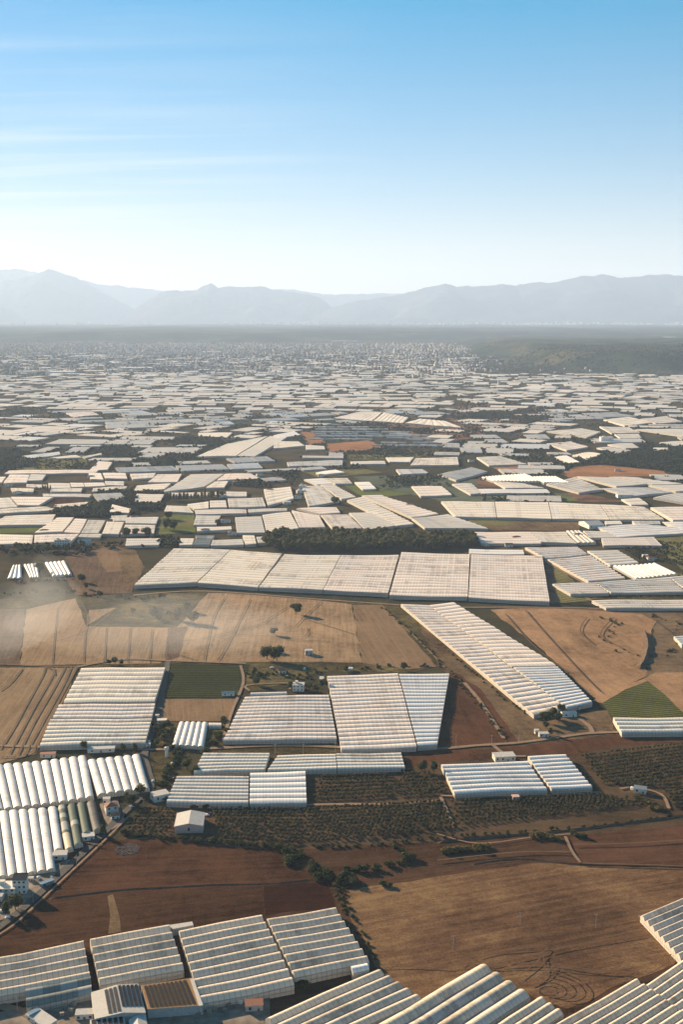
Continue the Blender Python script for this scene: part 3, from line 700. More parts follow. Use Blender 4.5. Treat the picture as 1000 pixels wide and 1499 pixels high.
G([(587, 884), (626, 885), (829, 1036), (782, 1046)], 34, 'H', 'pinkish', 'long diagonal greenhouse strip, the left of the two side by side', 3.6, 1.2)
G([(628, 885), (663, 881), (815, 974), (750, 974)], 19, 'H', 'pinkish', 'far half of the right hand diagonal greenhouse strip', 3.6, 1.2)
G([(752, 975), (816, 975), (868, 1028), (831, 1036)], 15, 'H', 'white', 'near half of the right hand diagonal greenhouse strip beside the bare tan slope', 3.6, 1.2)
G([(898, 1050), (1060, 1048), (1070, 1070), (911, 1072)], 4, 'H', 'cream', 'cream greenhouse on the near side of the triangular green crop', 3.8, 1.6)
G([(987, 931), (1040, 925), (1060, 942), (999, 944)], 4, 'H', 'white', 'small white greenhouse on the right edge above the grey scrub', 3.6, 1.4)
# the great band in front of the pine grove
G([(255, 802), (338, 804), (288, 852), (196, 856)], 16, 'H', 'cream', 'leftmost block of the great greenhouse band, with a slanting left end', 5, 1.2)
G([(339, 804), (413, 810), (377, 859), (289, 853)], 16, 'H', 'cream', 'second block from the left in the great greenhouse band', 5, 1.2)
G([(417, 811), (499, 812), (472, 863), (379, 859)], 16, 'H', 'cream', 'third block from the left of the great band, in front of the pine grove', 5, 1.2)
G([(500, 812), (584, 812), (568, 868), (473, 863)], 16, 'H', 'pinkish', 'fourth block of the great band, just left of its widest gap', 5, 1.2)
G([(588, 808), (688, 811), (685, 873), (570, 871)], 16, 'H', 'pinkish', 'fifth block of the great band, just right of its widest gap', 5, 1.2)
G([(690, 811), (794, 813), (805, 880), (686, 874)], 18, 'H', 'pinkish', 'rightmost block of the great greenhouse band beside the strip of red soil', 5, 1.2)
G([(687, 803), (766, 805), (768, 811), (688, 810)], 2, 'H', 'white', 'thin white roof along the far side of the great band, right of the grove', 5, 1)
# right hand cluster
G([(769, 801), (845, 800), (862, 812), (800, 817)], 6, 'H', 'pinkish', 'farthest part of the slanting greenhouse right of the great band', 3.8, 1.4)
G([(802, 818), (864, 813), (916, 846), (862, 850)], 12, 'H', 'pinkish', 'long slanting greenhouse beside the strip of green crop right of the great band', 3.8, 1.3)
G([(860, 806), (904, 804), (936, 823), (894, 827)], 6, 'H', 'grey', 'greenhouse directly behind the bright white striped one on the right', 3.8, 1.2)
G([(898, 828), (961, 824), (993, 840), (931, 846)], 10, 'V', 'white', 'bright white greenhouse whose bays run towards the viewer, on the right', 3.4, 1.8)
G([(872, 852), (979, 844), (1004, 866), (895, 867)], 7, 'H', 'grey', 'grey greenhouse in front of the bright white striped one on the right', 3.8, 1.2)
G([(981, 844), (1060, 838), (1080, 860), (1006, 863)], 7, 'H', 'grey', 'grey greenhouse running off the right edge beside the bright white striped one', 3.8, 1.2)
G([(809, 854), (871, 852), (892, 868), (836, 869)], 6, 'H', 'pinkish', 'greenhouse with a bright scalloped left end beside the narrow green crop', 3.8, 1.2)
G([(867, 878), (1055, 877), (1060, 890), (888, 889)], 4, 'H', 'cream', 'long low greenhouse running off the right edge above the bare tan slope', 3.8, 1.3)

# middle distance: rows, each named by what it stands on or beside
def row(where, items, mat=('cream', 'pinkish', 'grey'), zg=3.8, rise=1.1):
    """items: (quad, bays, mode, mat?)"""
    it = sorted(items, key=lambda i: sum(p[0] for p in i[0] if p) / 4)
    nth = ['leftmost', 'second from left', 'third from left', 'fourth from left', 'fifth from left', 'sixth from left', 'seventh from left', 'eighth from left', 'ninth from left', 'tenth from left']
    cname = {'cream': 'cream', 'pinkish': 'pinkish', 'grey': 'grey', 'white': 'white', 'bluish': 'bluish', 'clear': 'greenish'}
    for k, i in enumerate(it):
        q, n = i[0], i[1]; mode = i[2] if len(i) > 2 else 'H'; mt = i[3] if len(i) > 3 else mat[(k * 7 + len(it)) % len(mat)]
        w = 'rightmost' if k == len(it) - 1 else nth[k]
        one = 'only' if len(it) == 1 else w
        G(q, n, mode, mt, '%s greenhouse, %s %s' % (cname[mt], one, where), zg, rise, parts=False)
row('in the row behind the brown field left of the band', [([(185, 788), (236, 787), (232, 797), (183, 799)], 3), ([(264, 788), (284, 788), (281, 797), (262, 797)], 3), ([(286, 790), (309, 789), (306, 797), (282, 797)], 3, 'H', 'clear'), ([(311, 790), (354, 789), (357, 797), (308, 798)], 3), ([(355, 783), (372, 783), (375, 796), (359, 797)], 3)])
row('of the low pair left of the pine grove', [([(286, 783), (314, 783), (312, 788), (287, 788)], 2, 'H', 'clear'), ([(375, 785), (390, 784), (392, 794), (378, 795)], 2, 'H', 'bluish')])
row('in the left edge row above the small white tunnels', [([(-50, 782), (48, 782), (46, 795), (-50, 797)], 3), ([(50, 782), (115, 781), (104, 792), (49, 794)], 3), ([(118, 781), (149, 781), (146, 786), (114, 785)], 2)])
row('in the row above the bright green field at the left', [([(84, 757), (108, 757), (91, 778), (50, 779)], 7), ([(110, 759), (127, 760), (116, 780), (93, 779)], 6), ([(129, 761), (154, 761), (143, 780), (118, 780)], 7), ([(156, 763), (181, 764), (173, 782), (149, 781)], 7), ([(184, 757), (232, 756), (228, 766), (183, 766)], 3), ([(183, 768), (227, 768), (225, 780), (176, 782)], 4)])
row('in the row beyond the bright green field at left', [([(8, 755), (81, 752), (73, 767), (-20, 769)], 5), ([(162, 754), (186, 754), (184, 762), (166, 762)], 3), ([(164, 738), (192, 744), (188, 751), (160, 749)], 3)], ('grey', 'cream'))
row('in the uneven rows left of the dark tree belt', [([(-30, 746), (64, 741), (84, 746), (-30, 753)], 2), ([(80, 738), (128, 734), (128, 740), (78, 743)], 2), ([(15, 727), (78, 727), (56, 739), (26, 739)], 3), ([(-30, 729), (13, 728), (25, 742), (-30, 745)], 4), ([(62, 722), (134, 723), (130, 727), (64, 726)], 2)])
row('in the long broken row of roofs on the left', [([(15, 714), (49, 715), (48, 720), (18, 719)], 2), ([(38, 708), (68, 709), (67, 713), (38, 713)], 2), ([(70, 707), (101, 707), (103, 714), (71, 714)], 2), ([(102, 706), (121, 706), (123, 712), (104, 713)], 2), ([(122, 706), (151, 706), (154, 711), (124, 712)], 2), ([(153, 704), (181, 704), (181, 710), (156, 710)], 2)])
row('in the row in front of the long broken row on the left', [([(72, 715), (120, 714), (118, 720), (74, 719)], 2), ([(136, 714), (186, 711), (184, 715), (134, 719)], 2)])
row('in the row below the dry yellow field on the left', [([(14, 694), (43, 695), (38, 706), (4, 707)], 3), ([(45, 694), (67, 694), (61, 702), (40, 703)], 3), ([(-30, 698), (8, 697), (2, 706), (-30, 707)], 3), ([(129, 692), (147, 692), (151, 702), (132, 701)], 3), ([(150, 692), (183, 692), (186, 700), (154, 700)], 2), ([(190, 693), (228, 692), (224, 699), (194, 701)], 2)])
row('in the wide row well beyond the tall dark hedge', [([(231, 694), (266, 693), (259, 705), (216, 706)], 4), ([(280, 694), (328, 693), (299, 712), (238, 720)], 9), ([(330, 693), (366, 693), (382, 700), (317, 703)], 3, 'H', 'pinkish'), ([(315, 704), (334, 704), (328, 713), (301, 714)], 3)])
row('in the row just behind the tall dark hedge', [([(200, 710), (250, 707), (240, 716), (196, 718)], 3), ([(247, 721), (320, 720), (322, 724), (247, 726)], 2), ([(331, 719), (361, 719), (361, 726), (331, 726)], 2)])
row('in the row before the tall dark hedge', [([(200, 722), (240, 723), (234, 735), (196, 734)], 4), ([(274, 737), (305, 734), (305, 744), (284, 745)], 3), ([(307, 733), (330, 732), (332, 742), (307, 743)], 3), ([(333, 729), (384, 728), (389, 741), (335, 742)], 5), ([(386, 716), (425, 712), (430, 729), (392, 740)], 5)])
row('in the second row behind the grove, left part', [([(244, 740), (274, 740), (283, 750), (240, 748)], 4), ([(285, 746), (360, 745), (361, 751), (287, 752)], 3), ([(363, 745), (420, 743), (420, 747), (364, 750)], 2)])
row('of the two beside the small green plots left of the grove', [([(287, 754), (323, 754), (316, 767), (283, 768)], 5), ([(288, 771), (338, 770), (339, 775), (288, 777)], 2)])
row('in the row standing directly behind the pine grove', [([(344, 757), (382, 755), (388, 779), (347, 780)], 9), ([(384, 753), (424, 749), (437, 773), (390, 779)], 9), ([(427, 746), (467, 754), (476, 771), (438, 772)], 8), ([(470, 753), (509, 753), (530, 773), (488, 774)], 9, 'H', 'pinkish'), ([(511, 750), (552, 749), (578, 769), (536, 776)], 11)])
row('in the dusty block behind the row at the pine grove', [([(442, 711), (468, 710), (497, 733), (452, 741)], 12), ([(469, 709), (488, 709), (521, 727), (500, 730)], 9, 'H', 'grey'), ([(434, 743), (492, 742), (498, 750), (469, 752)], 3)])
row('of the fanned diagonal strips behind the grove', [([(508, 732), (530, 727), (606, 767), (581, 769)], 15), ([(530, 725), (557, 724), (642, 752), (603, 757)], 12), ([(603, 758), (655, 753), (715, 773), (622, 772)], 8, 'H', 'grey')])
row('of the three beside the small green field past the grove', [([(445, 701), (472, 700), (486, 708), (464, 709)], 3), ([(474, 700), (508, 699), (516, 707), (491, 708)], 3), ([(519, 705), (540, 705), (551, 715), (531, 716)], 2)], ('cream', 'white'))
row('in the row beyond the long cream middle band at right', [([(602, 711), (646, 711), (662, 724), (616, 726)], 4, 'H', 'pinkish'), ([(662, 708), (689, 707), (707, 721), (689, 723)], 5), ([(699, 715), (800, 716), (806, 721), (705, 722)], 3, 'H', 'white'), ([(722, 704), (766, 707), (797, 714), (740, 714)], 4)])
row('of the striped tunnel houses below the orange field', [([(705, 698), (770, 693), (795, 704), (722, 704)], 14, 'V', 'white'), ([(772, 698), (815, 697), (835, 706), (797, 706)], 10, 'V', 'white')], rise=2.2)
row('of the wavy roofs in front of the orange field', [([(800, 708), (842, 698), (884, 716), (848, 721)], 8, 'H', 'grey'), ([(845, 697), (890, 698), (948, 708), (903, 712)], 6, 'H', 'grey'), ([(892, 697), (930, 698), (1000, 708), (955, 709)], 5, 'H', 'grey'), ([(880, 714), (945, 713), (985, 720), (925, 726)], 5, 'H', 'bluish'), ([(950, 710), (1040, 708), (1060, 716), (990, 719)], 4, 'H', 'grey')])
row('of the two beside the brown scrub at right edge', [([(957, 728), (990, 721), (1060, 724), (1005, 736)], 7, 'H', 'grey'), ([(910, 730), (935, 728), (950, 738), (925, 738)], 2)])
row('of the long cream middle band on the right', [([(646, 733), (724, 734), (727, 757), (667, 756)], 7, 'H', 'cream'), ([(725, 734), (803, 735), (808, 759), (728, 757)], 7, 'H', 'cream'), ([(804, 735), (878, 738), (893, 760), (809, 759)], 7, 'H', 'cream'), ([(879, 738), (942, 741), (973, 760), (894, 760)], 6, 'H', 'cream'), ([(953, 742), (1060, 740), (1070, 762), (986, 761)], 6, 'H', 'pinkish')], zg=4.5)
row('in the row beside the gabled white hall on the right', [([(886, 762), (908, 762), (912, 767), (888, 767)], 2), ([(926, 762), (966, 762), (968, 766), (930, 768)], 2), ([(970, 763), (1050, 764), (1060, 776), (998, 775)], 4), ([(873, 770), (940, 767), (1050, 777), (905, 786)], 6)], ('cream', 'white'))
row('in the bayed row right of the pine grove', [([(694, 778), (776, 778), (793, 795), (706, 795)], 5, 'H', 'pinkish'), ([(777, 778), (827, 778), (845, 795), (791, 793)], 6, 'H', 'cream'), ([(829, 777), (840, 777), (862, 794), (846, 794)], 2, 'V', 'grey'), ([(841, 777), (850, 777), (873, 793), (861, 794)], 2, 'V', 'grey'), ([(854, 777), (898, 777), (904, 786), (864, 787)], 3, 'H', 'grey'), ([(881, 787), (957, 786), (970, 798), (884, 798)], 5, 'H', 'pinkish')])
row('of the three small tunnel groups left of the brown field', [([(18, 827), (30, 826), (32, 844), (10, 845)], 3, 'V', 'white'), ([(34, 825), (54, 823), (57, 843), (43, 843)], 4, 'V', 'white'), ([(65, 822), (95, 820), (105, 840), (76, 842)], 5, 'V', 'white')], zg=1.4, rise=3.0)
row('of the roofs round the dry yellow field', [([(13, 688), (144, 687), (140, 692), (6, 693)], 2), ([(144, 675), (164, 676), (157, 687), (130, 688)], 5), ([(32, 667), (86, 661), (88, 665), (43, 671)], 4, 'H', 'white'), ([(72, 669), (110, 666), (119, 669), (84, 671)], 2), ([(120, 668), (147, 663), (149, 665), (124, 670)], 2), ([(96, 604), (134, 602), (144, 607), (108, 610)], 5)], ('cream', 'pinkish'))
row('of the long bright diagonal roofs left of the centre', [([(286, 668), (330, 650), (392, 638), (345, 667)], 8, 'H', 'cream'), ([(347, 667), (395, 638), (420, 640), (373, 668)], 7, 'H', 'cream'), ([(290, 633), (340, 633), (332, 640), (290, 638)], 3, 'H', 'cream'), ([(400, 637), (430, 631), (440, 636), (402, 642)], 3, 'H', 'white'), ([(402, 645), (436, 646), (446, 652), (400, 656)], 4, 'H', 'cream'), ([(447, 651), (474, 652), (476, 657), (448, 658)], 2, 'H', 'grey')])
row('of the broad roofs beyond the tiny tunnels', [([(487, 612), (528, 602), (560, 603), (545, 616)], 8, 'H', 'cream'), ([(547, 616), (562, 604), (598, 611), (590, 619)], 7, 'H', 'cream'), ([(592, 619), (614, 613), (652, 616), (680, 626)], 6, 'H', 'cream')])
row('in the row between the tiny tunnels and the dark crops', [([(513, 675), (563, 674), (565, 679), (515, 679)], 2, 'H', 'grey'), ([(565, 669), (606, 669), (600, 676), (570, 675)], 3), ([(609, 670), (670, 669), (672, 680), (601, 681)], 5), ([(420, 676), (502, 673), (501, 681), (422, 682)], 3, 'H', 'bluish'), ([(698, 669), (732, 667), (772, 679), (716, 681)], 6, 'H', 'grey'), ([(580, 687), (618, 686), (628, 692), (586, 694)], 3, 'H', 'bluish')], ('cream', 'pinkish'))
row('of the striped pair on the near side of the tiny tunnels', [([(641, 694), (690, 684), (714, 690), (668, 703)], 9, 'H', 'grey'), ([(462, 692), (492, 687), (506, 691), (470, 695)], 9, 'V', 'white')])
row('of the roofs round the dark wood on the right', [([(890, 650), (925, 648), (937, 655), (915, 657)], 4, 'H', 'grey'), ([(874, 655), (896, 653), (925, 659), (905, 663)], 4, 'H', 'grey'), ([(930, 628), (1060, 627), (1060, 641), (1000, 638)], 6, 'H', 'grey'), ([(957, 655), (978, 655), (980, 658), (957, 659)], 1, 'H', 'grey'), ([(965, 647), (1000, 645), (1040, 650), (985, 653)], 3, 'H', 'grey'), ([(838, 666), (866, 661), (884, 664), (860, 672)], 7, 'V', 'cream'), ([(812, 669), (830, 666), (850, 676), (835, 678)], 5, 'V', 'white')])
row('of the stepped roofs beyond the dark wood on the right', [([(878, 624), (920, 625), (938, 633), (896, 634)], 5, 'H', 'grey'), ([(900, 635), (935, 635), (940, 641), (908, 641)], 3, 'H', 'grey'), ([(884, 614), (920, 610), (960, 618), (915, 623)], 5, 'H', 'cream'), ([(938, 613), (975, 609), (1000, 617), (960, 620)], 4, 'H', 'grey'), ([(800, 631), (850, 627), (880, 632), (860, 640)], 5, 'H', 'grey'), ([(800, 649), (835, 646), (862, 654), (830, 659)], 5, 'H', 'pinkish')])

# ---- the far sea of roofs: parcels in rows, turned a little from block to block
def inpoly(x, y, poly):
    c = False; j = len(poly) - 1
    for i in range(len(poly)):
        if (poly[i][1] > y) != (poly[j][1] > y) and x < (poly[j][0] - poly[i][0]) * (y - poly[i][1]) / (poly[j][1] - poly[i][1]) + poly[i][0]: c = not c
        j = i
    return c
EMPTY = [([(790, 697), (862, 664), (940, 652), (1100, 655), (1100, 700), (680, 702), (700, 680)], 0.0), ([(0, 654), (40, 660), (150, 668), (130, 688), (-80, 690), (-80, 660)], 0.0), ([(445, 632), (480, 620), (560, 622), (640, 640), (660, 660), (600, 672), (460, 664)], 0.0),
         ([(505, 616), (600, 617), (760, 620), (690, 645), (560, 628)], .12), ([(620, 590), (800, 590), (800, 620), (640, 612)], .18), ([(440, 684), (640, 660), (650, 700), (700, 735), (520, 700)], 0.0), ([(140, 655), (195, 650), (200, 668), (130, 674)], 0.0),
         ([(270, 636), (340, 640), (320, 660), (262, 680), (200, 690), (160, 680), (190, 672)], 0.15), ([(150, 700), (260, 715), (250, 760), (80, 765), (70, 742), (180, 735)], 0.0), ([(0, 596), (90, 600), (95, 612), (0, 612)], .1), ([(690, 640), (870, 630), (880, 668), (700, 668)], .7),
         ([(960, 655), (1100, 640), (1100, 660), (960, 660)], .2), ([(560, 560), (720, 562), (720, 590), (560, 585)], .6), ([(-100, 500), (300, 500), (300, 545), (-100, 548)], .10)]
def density(px, py):
    d = .93
    if py < 560: d = .55 + .30 * (py - 545) / 15
    if py < 545: d = .30 * (py - 515) / 30
    if px > 690 and py < 548: d = 0
    if py < 517: d = 0
    for poly, k in EMPTY:
        if inpoly(px, py, poly): d = min(d, k)
    return d
rr = random.Random(11)
FAR = []; HEDGE = []
y = 2380.0
rows_ = []
BL = 520.0
for bj in range(0, 17):
    for bi in range(-8, 9):
        cx, cy = bi * BL + rr.uniform(-120, 120) + (bj % 2) * 250, 2500 + bj * BL * .85 + rr.uniform(-90, 90)
        if abs(cx) > .36 * cy + 350: continue
        ang = rr.choice([-.45, -.25, -.1, 0, .1, .22, .38, .55]) + rr.uniform(-.06, .06)
        ca, sa = math.cos(ang), math.sin(ang)
        v0 = -BL * .62
        while v0 < BL * .62:
            dv = rr.uniform(36, 120); u0 = -BL * .62 + rr.uniform(0, 30)
            while u0 < BL * .62:
                du = rr.choice([rr.uniform(34, 80), rr.uniform(60, 160)])
                x0, x1, y0, y1 = u0, u0 + du, v0, v0 + dv
                if rr.random() < .25: y0 += rr.uniform(4, dv * .35)
                sk = rr.uniform(-.12, .12) * dv
                cs = [Vector((cx + a * ca - b * sa, cy + a * sa + b * ca, 0)) for a, b in ((x0, y0), (x1, y0), (x1 + sk, y1), (x0 + sk, y1))]
                mid = (cs[0] + cs[1] + cs[2] + cs[3]) / 4; px, py = pix(mid)
                u0 += du + (rr.uniform(1, 4) if rr.random() < .8 else rr.uniform(8, 22))
                if py > 770 or py < 515 or px < -60 or px > 1060: continue
                test = cs + [mid] + [(cs[i] + cs[(i + 1) % 4]) / 2 for i in range(4)] + [(cs[i] + mid) / 2 for i in range(4)]
                if any(taken(p) for p in test): continue
                if rr.random() > density(px, py): 
                    HEDGE.append((cs, 1)); continue
                occ_quad([c.lerp(mid, .05) for c in cs]); HEDGE.append((cs, 0))
                FAR.append((py, px, cs, rr.random()))
            v0 += dv + (rr.uniform(2, 5) if rr.random() < .7 else rr.uniform(10, 24))
FAR.sort(key=lambda t: -t[0] - 0.0)
def far_mesh(cs, base, zg=3.8, rise=.95, pitch=9.0):
    """Ridged roof and walls of one far greenhouse as raw geometry; roof bays run along the first edge."""
    S0, E0, E1, S1 = cs; n = max(2, int((S1 - S0).length / pitch)); V = []; Fc = []; U = []; mi = []
    L = (E0 - S0).length
    for k in range(n):
        for t, h in ((0, 0), (.25, .72), (.5, 1), (.75, .72)):
            s = (k + t) / n
            for p, uu in ((S0.lerp(S1, s), 0), (E0.lerp(E1, s), L)): V.append((p.x - base.x, p.y - base.y, zg + rise * h + und(p.x, p.y))); U.append((uu, t))
    for p, uu in ((S1, 0), (E1, L)): V.append((p.x - base.x, p.y - base.y, zg + und(p.x, p.y))); U.append((uu, 0))
    for k in range(4 * n): Fc.append((2 * k, 2 * k + 1, 2 * k + 3, 2 * k + 2)); mi.append(0)
    b = len(V); N = b
    for i, (p, q_) in enumerate(((S0, E0), (E0, E1), (E1, S1), (S1, S0))):
        n0 = len(V)
        for w, z in ((p, -.1), (q_, -.1), (q_, zg + .6 + und(q_.x, q_.y)), (p, zg + .6 + und(p.x, p.y))): V.append((w.x - base.x, w.y - base.y, z - (.55 if i % 2 == 0 and z > 0 else 0))); U.append((0, 0))
        Fc.append((n0, n0 + 1, n0 + 2, n0 + 3)); mi.append(1)
    return V, Fc, U, mi
SV, SF, SU, SM = [], [], [], []
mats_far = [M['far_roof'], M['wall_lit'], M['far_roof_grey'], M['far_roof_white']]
zones = ['at the left side', 'left of the centre', 'in the centre', 'right of the centre', 'at the right side']
for k, (py, px, cs, rnd) in enumerate(FAR):
    bc = sum(cs, Vector()) / 4
    big = (cs[1] - cs[0]).length * (cs[3] - cs[0]).length > 8500
    greyer = rnd < .18 + .35 * max(0, (px - 600) / 400); whiter = rnd > .86
    if k < 190:
        o = None
        V, Fc, U, mi = far_mesh(cs, bc)
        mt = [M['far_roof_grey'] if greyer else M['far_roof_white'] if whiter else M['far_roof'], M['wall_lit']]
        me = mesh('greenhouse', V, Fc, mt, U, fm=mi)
        dist = 'on the nearer plain' if py > 690 else 'halfway across the plain' if py > 655 else 'far across the plain'
        lab = '%s %s greenhouse roof %s, %s' % ('large' if big else 'small', 'grey' if greyer else 'bright white' if whiter else 'cream', dist, zones[max(0, min(4, int(px // 200)))])
        o = link('greenhouse', me, None, bc); tag(o, lab, 'greenhouse', lab.replace('greenhouse roof', 'greenhouses'))
    else:
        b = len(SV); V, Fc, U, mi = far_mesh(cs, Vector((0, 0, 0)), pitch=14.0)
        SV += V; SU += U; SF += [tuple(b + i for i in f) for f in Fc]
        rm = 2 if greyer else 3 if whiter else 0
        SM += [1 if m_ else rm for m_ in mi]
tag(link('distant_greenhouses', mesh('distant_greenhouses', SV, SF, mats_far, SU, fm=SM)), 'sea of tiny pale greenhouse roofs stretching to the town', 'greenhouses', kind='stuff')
print('greenhouses', NGH[0], 'far', len(FAR))
# the settlement of tiny tunnels in the middle of the plain
tv = MB()
rt = random.Random(5)
tiny = []
for poly, sx in (([(450, 636), (470, 622), (540, 622), (600, 634), (600, 642), (530, 646), (470, 648)], 34), ([(555, 650), (640, 640), (672, 646), (640, 656), (560, 657)], 40), ([(590, 632), (650, 640), (640, 646), (560, 644)], 40)):
    ws = [P(a, b) for a, b in poly]; x0, x1 = min(p.x for p in ws), max(p.x for p in ws); y0, y1 = min(p.y for p in ws), max(p.y for p in ws)
    yy = y0
    while yy < y1:
        xx = x0 + rt.uniform(0, 20)
        while xx < x1:
            px, py = pix((xx, yy, 0))
            if inpoly(px, py, poly) and not taken((xx, yy)) and rt.random() < .85: tiny.append((xx, yy))
            xx += sx * rt.uniform(.55, .8)
        yy += 70 * rt.uniform(.8, 1.2)
def hoop(w, l, h):
    mb = MB(); K = 6
    for s in range(K):
        a0, a1 = math.pi * s / K, math.pi * (s + 1) / K
        mb.poly([(-w * math.cos(a0), -l, h * math.sin(a0)), (-w * math.cos(a1), -l, h * math.sin(a1)), (-w * math.cos(a1), l, h * math.sin(a1)), (-w * math.cos(a0), l, h * math.sin(a0))])
    for y_ in (-l, l): mb.poly([(-w * math.cos(math.pi * s / K), y_, h * math.sin(math.pi * s / K)) for s in range(K + 1)])
    return mb.me('tunnel', M['far_roof_white'])
hm = hoop(7, 22, 4.5)
rt.shuffle(tiny)
for xx, yy in tiny[:200]:
    o = link('tunnel', hm, None, (xx, yy, 0), rt.uniform(-.1, .1) + 1.2); o.scale = (1, rt.uniform(.8, 1.2), 1)
    tag(o, 'tiny white tunnel in the dense patch of small tunnels near the photo centre', 'greenhouse', 'tiny white tunnels packed together on the plain')

# ------------------------------------------------------------------ trees
def blob(V, Fc, c, r, h, rr, k=7, rows=4):
    n = len(V)
    V.append((c[0], c[1], c[2] - h))
    for i in range(1, rows):
        a = math.pi * i / rows
        for j in range(k):
            b = 2 * math.pi * j / k + i * .4; q = rr.uniform(.8, 1.1)
            V.append((c[0] + r * q * math.sin(a) * math.cos(b), c[1] + r * q * math.sin(a) * math.sin(b), c[2] - h * math.cos(a) * q))
    V.append((c[0], c[1], c[2] + h)); e = len(V) - 1
    for j in range(k):
        j2 = (j + 1) % k; Fc.append((n, n + 1 + j2, n + 1 + j)); Fc.append((e, e - k + j, e - k + j2))
        for i in range(rows - 2):
            a, b = n + 1 + i * k + j, n + 1 + i * k + j2; Fc.append((a, b, b + k)); Fc.append((a, b + k, a + k))
def crown_geo(r, h, zc, n, leaf, seed, lobes=5, core=.72, k_=7, rows=4):
    """Leaf clumps through a lumpy crown, round a few inner masses; gaps show at the rim."""
    q = random.Random(seed); V = []; Fc = []; L = []
    for i in range(lobes):
        a = q.uniform(0, 6.28); d = r * q.uniform(.2, .55) * (lobes > 1)
        L.append((d * math.cos(a), d * math.sin(a), zc + h * q.uniform(-.35, .4), r * q.uniform(.42, .62) if lobes > 1 else r * .9, h * q.uniform(.45, .62) if lobes > 1 else h * .9))
    for x, y_, z, a, b in L: blob(V, Fc, (x, y_, z), a * core, b * core, q, k_, rows)
    for i in range(n):
        x, y_, z, a, b = L[i % lobes]
        d = Vector((q.gauss(0, 1), q.gauss(0, 1), q.gauss(0, 1))).normalized(); s = q.uniform(.72, 1.12)
        c = Vector((x + d.x * a * s, y_ + d.y * a * s, z + d.z * b * s))
        t = Vector((q.gauss(0, 1), q.gauss(0, 1), q.gauss(0, 1))).normalized(); w = t.cross(d + Vector((.01, .3, .2))).normalized(); k = leaf * q.uniform(.6, 1.3)
        m0 = len(V); V += [tuple(c + t * k), tuple(c - t * k * .6 + w * k * .9), tuple(c - t * k * .6 - w * k * .9)]; Fc.append((m0, m0 + 1, m0 + 2))
    return V, Fc
def trunk_me(h, r, seed, limbs=4, cr=3):
    q = random.Random(seed); mb = MB(); mb.tube((0, 0, -.1), (q.uniform(-.2, .2), q.uniform(-.2, .2), h), r, r * .6)
    for i in range(limbs):
        a = 6.28 * i / limbs + q.uniform(-.4, .4); mb.tube((0, 0, h * .8), (cr * .5 * math.cos(a), cr * .5 * math.sin(a), h * 1.5), r * .5, r * .2, 5)
    return mb.me('trunk', M['bark'])
TREES = {}
def tree_proto(key, r, h, z, n, leaf, seed, mat, lobes=5, tr=.3):
    V, Fc = crown_geo(r, h, z, n, leaf, seed, lobes); TREES[key] = (mesh('crown', V, Fc, M[mat]), trunk_me(max(.5, z - h * .6), tr, seed, 4, r))
for i in range(3): tree_proto('big%d' % i, 6.2, 5.2, 7.2, 900, .75, 20 + i, 'leaf', 6, .45)
for i in range(3): tree_proto('pine%d' % i, 5.4, 4.6, 9.0, 420, .95, 40 + i, 'leaf_pine', 5, .35)
for i in range(3): tree_proto('mid%d' % i, 3.2, 3.0, 4.0, 320, .6, 60 + i, 'leaf', 4, .25)
for i in range(3): tree_proto('bush%d' % i, 2.3, 1.6, 1.4, 260, .45, 80 + i, 'leaf', 4, .12)
for i in range(2): tree_proto('dry%d' % i, 2.0, 1.3, 1.1, 200, .45, 90 + i, 'leaf_dry', 4, .10)
for i in range(2): tree_proto('cypress%d' % i, 1.5, 5.0, 5.5, 220, .5, 95 + i, 'leaf_pine', 1, .2)
rt = random.Random(31)
def tree(key, p, s=1.0, label='', group=None, name='tree', cat='tree', sz=None):
    k = '%s%d' % (key, rt.randrange(3 if key not in ('dry', 'cypress') else 2)); cm, tm = TREES[k]
    rz = rt.uniform(0, 6.28); s *= rt.uniform(.88, 1.14)
    root = thing(name, label, cat, (p[0], p[1], 0), group, rz); root.scale = (s, s, s * (sz or rt.uniform(.9, 1.12)))
    link('trunk', tm, root); link('crown', cm, root); return root
def at(px, py): return P(px, py, 0)
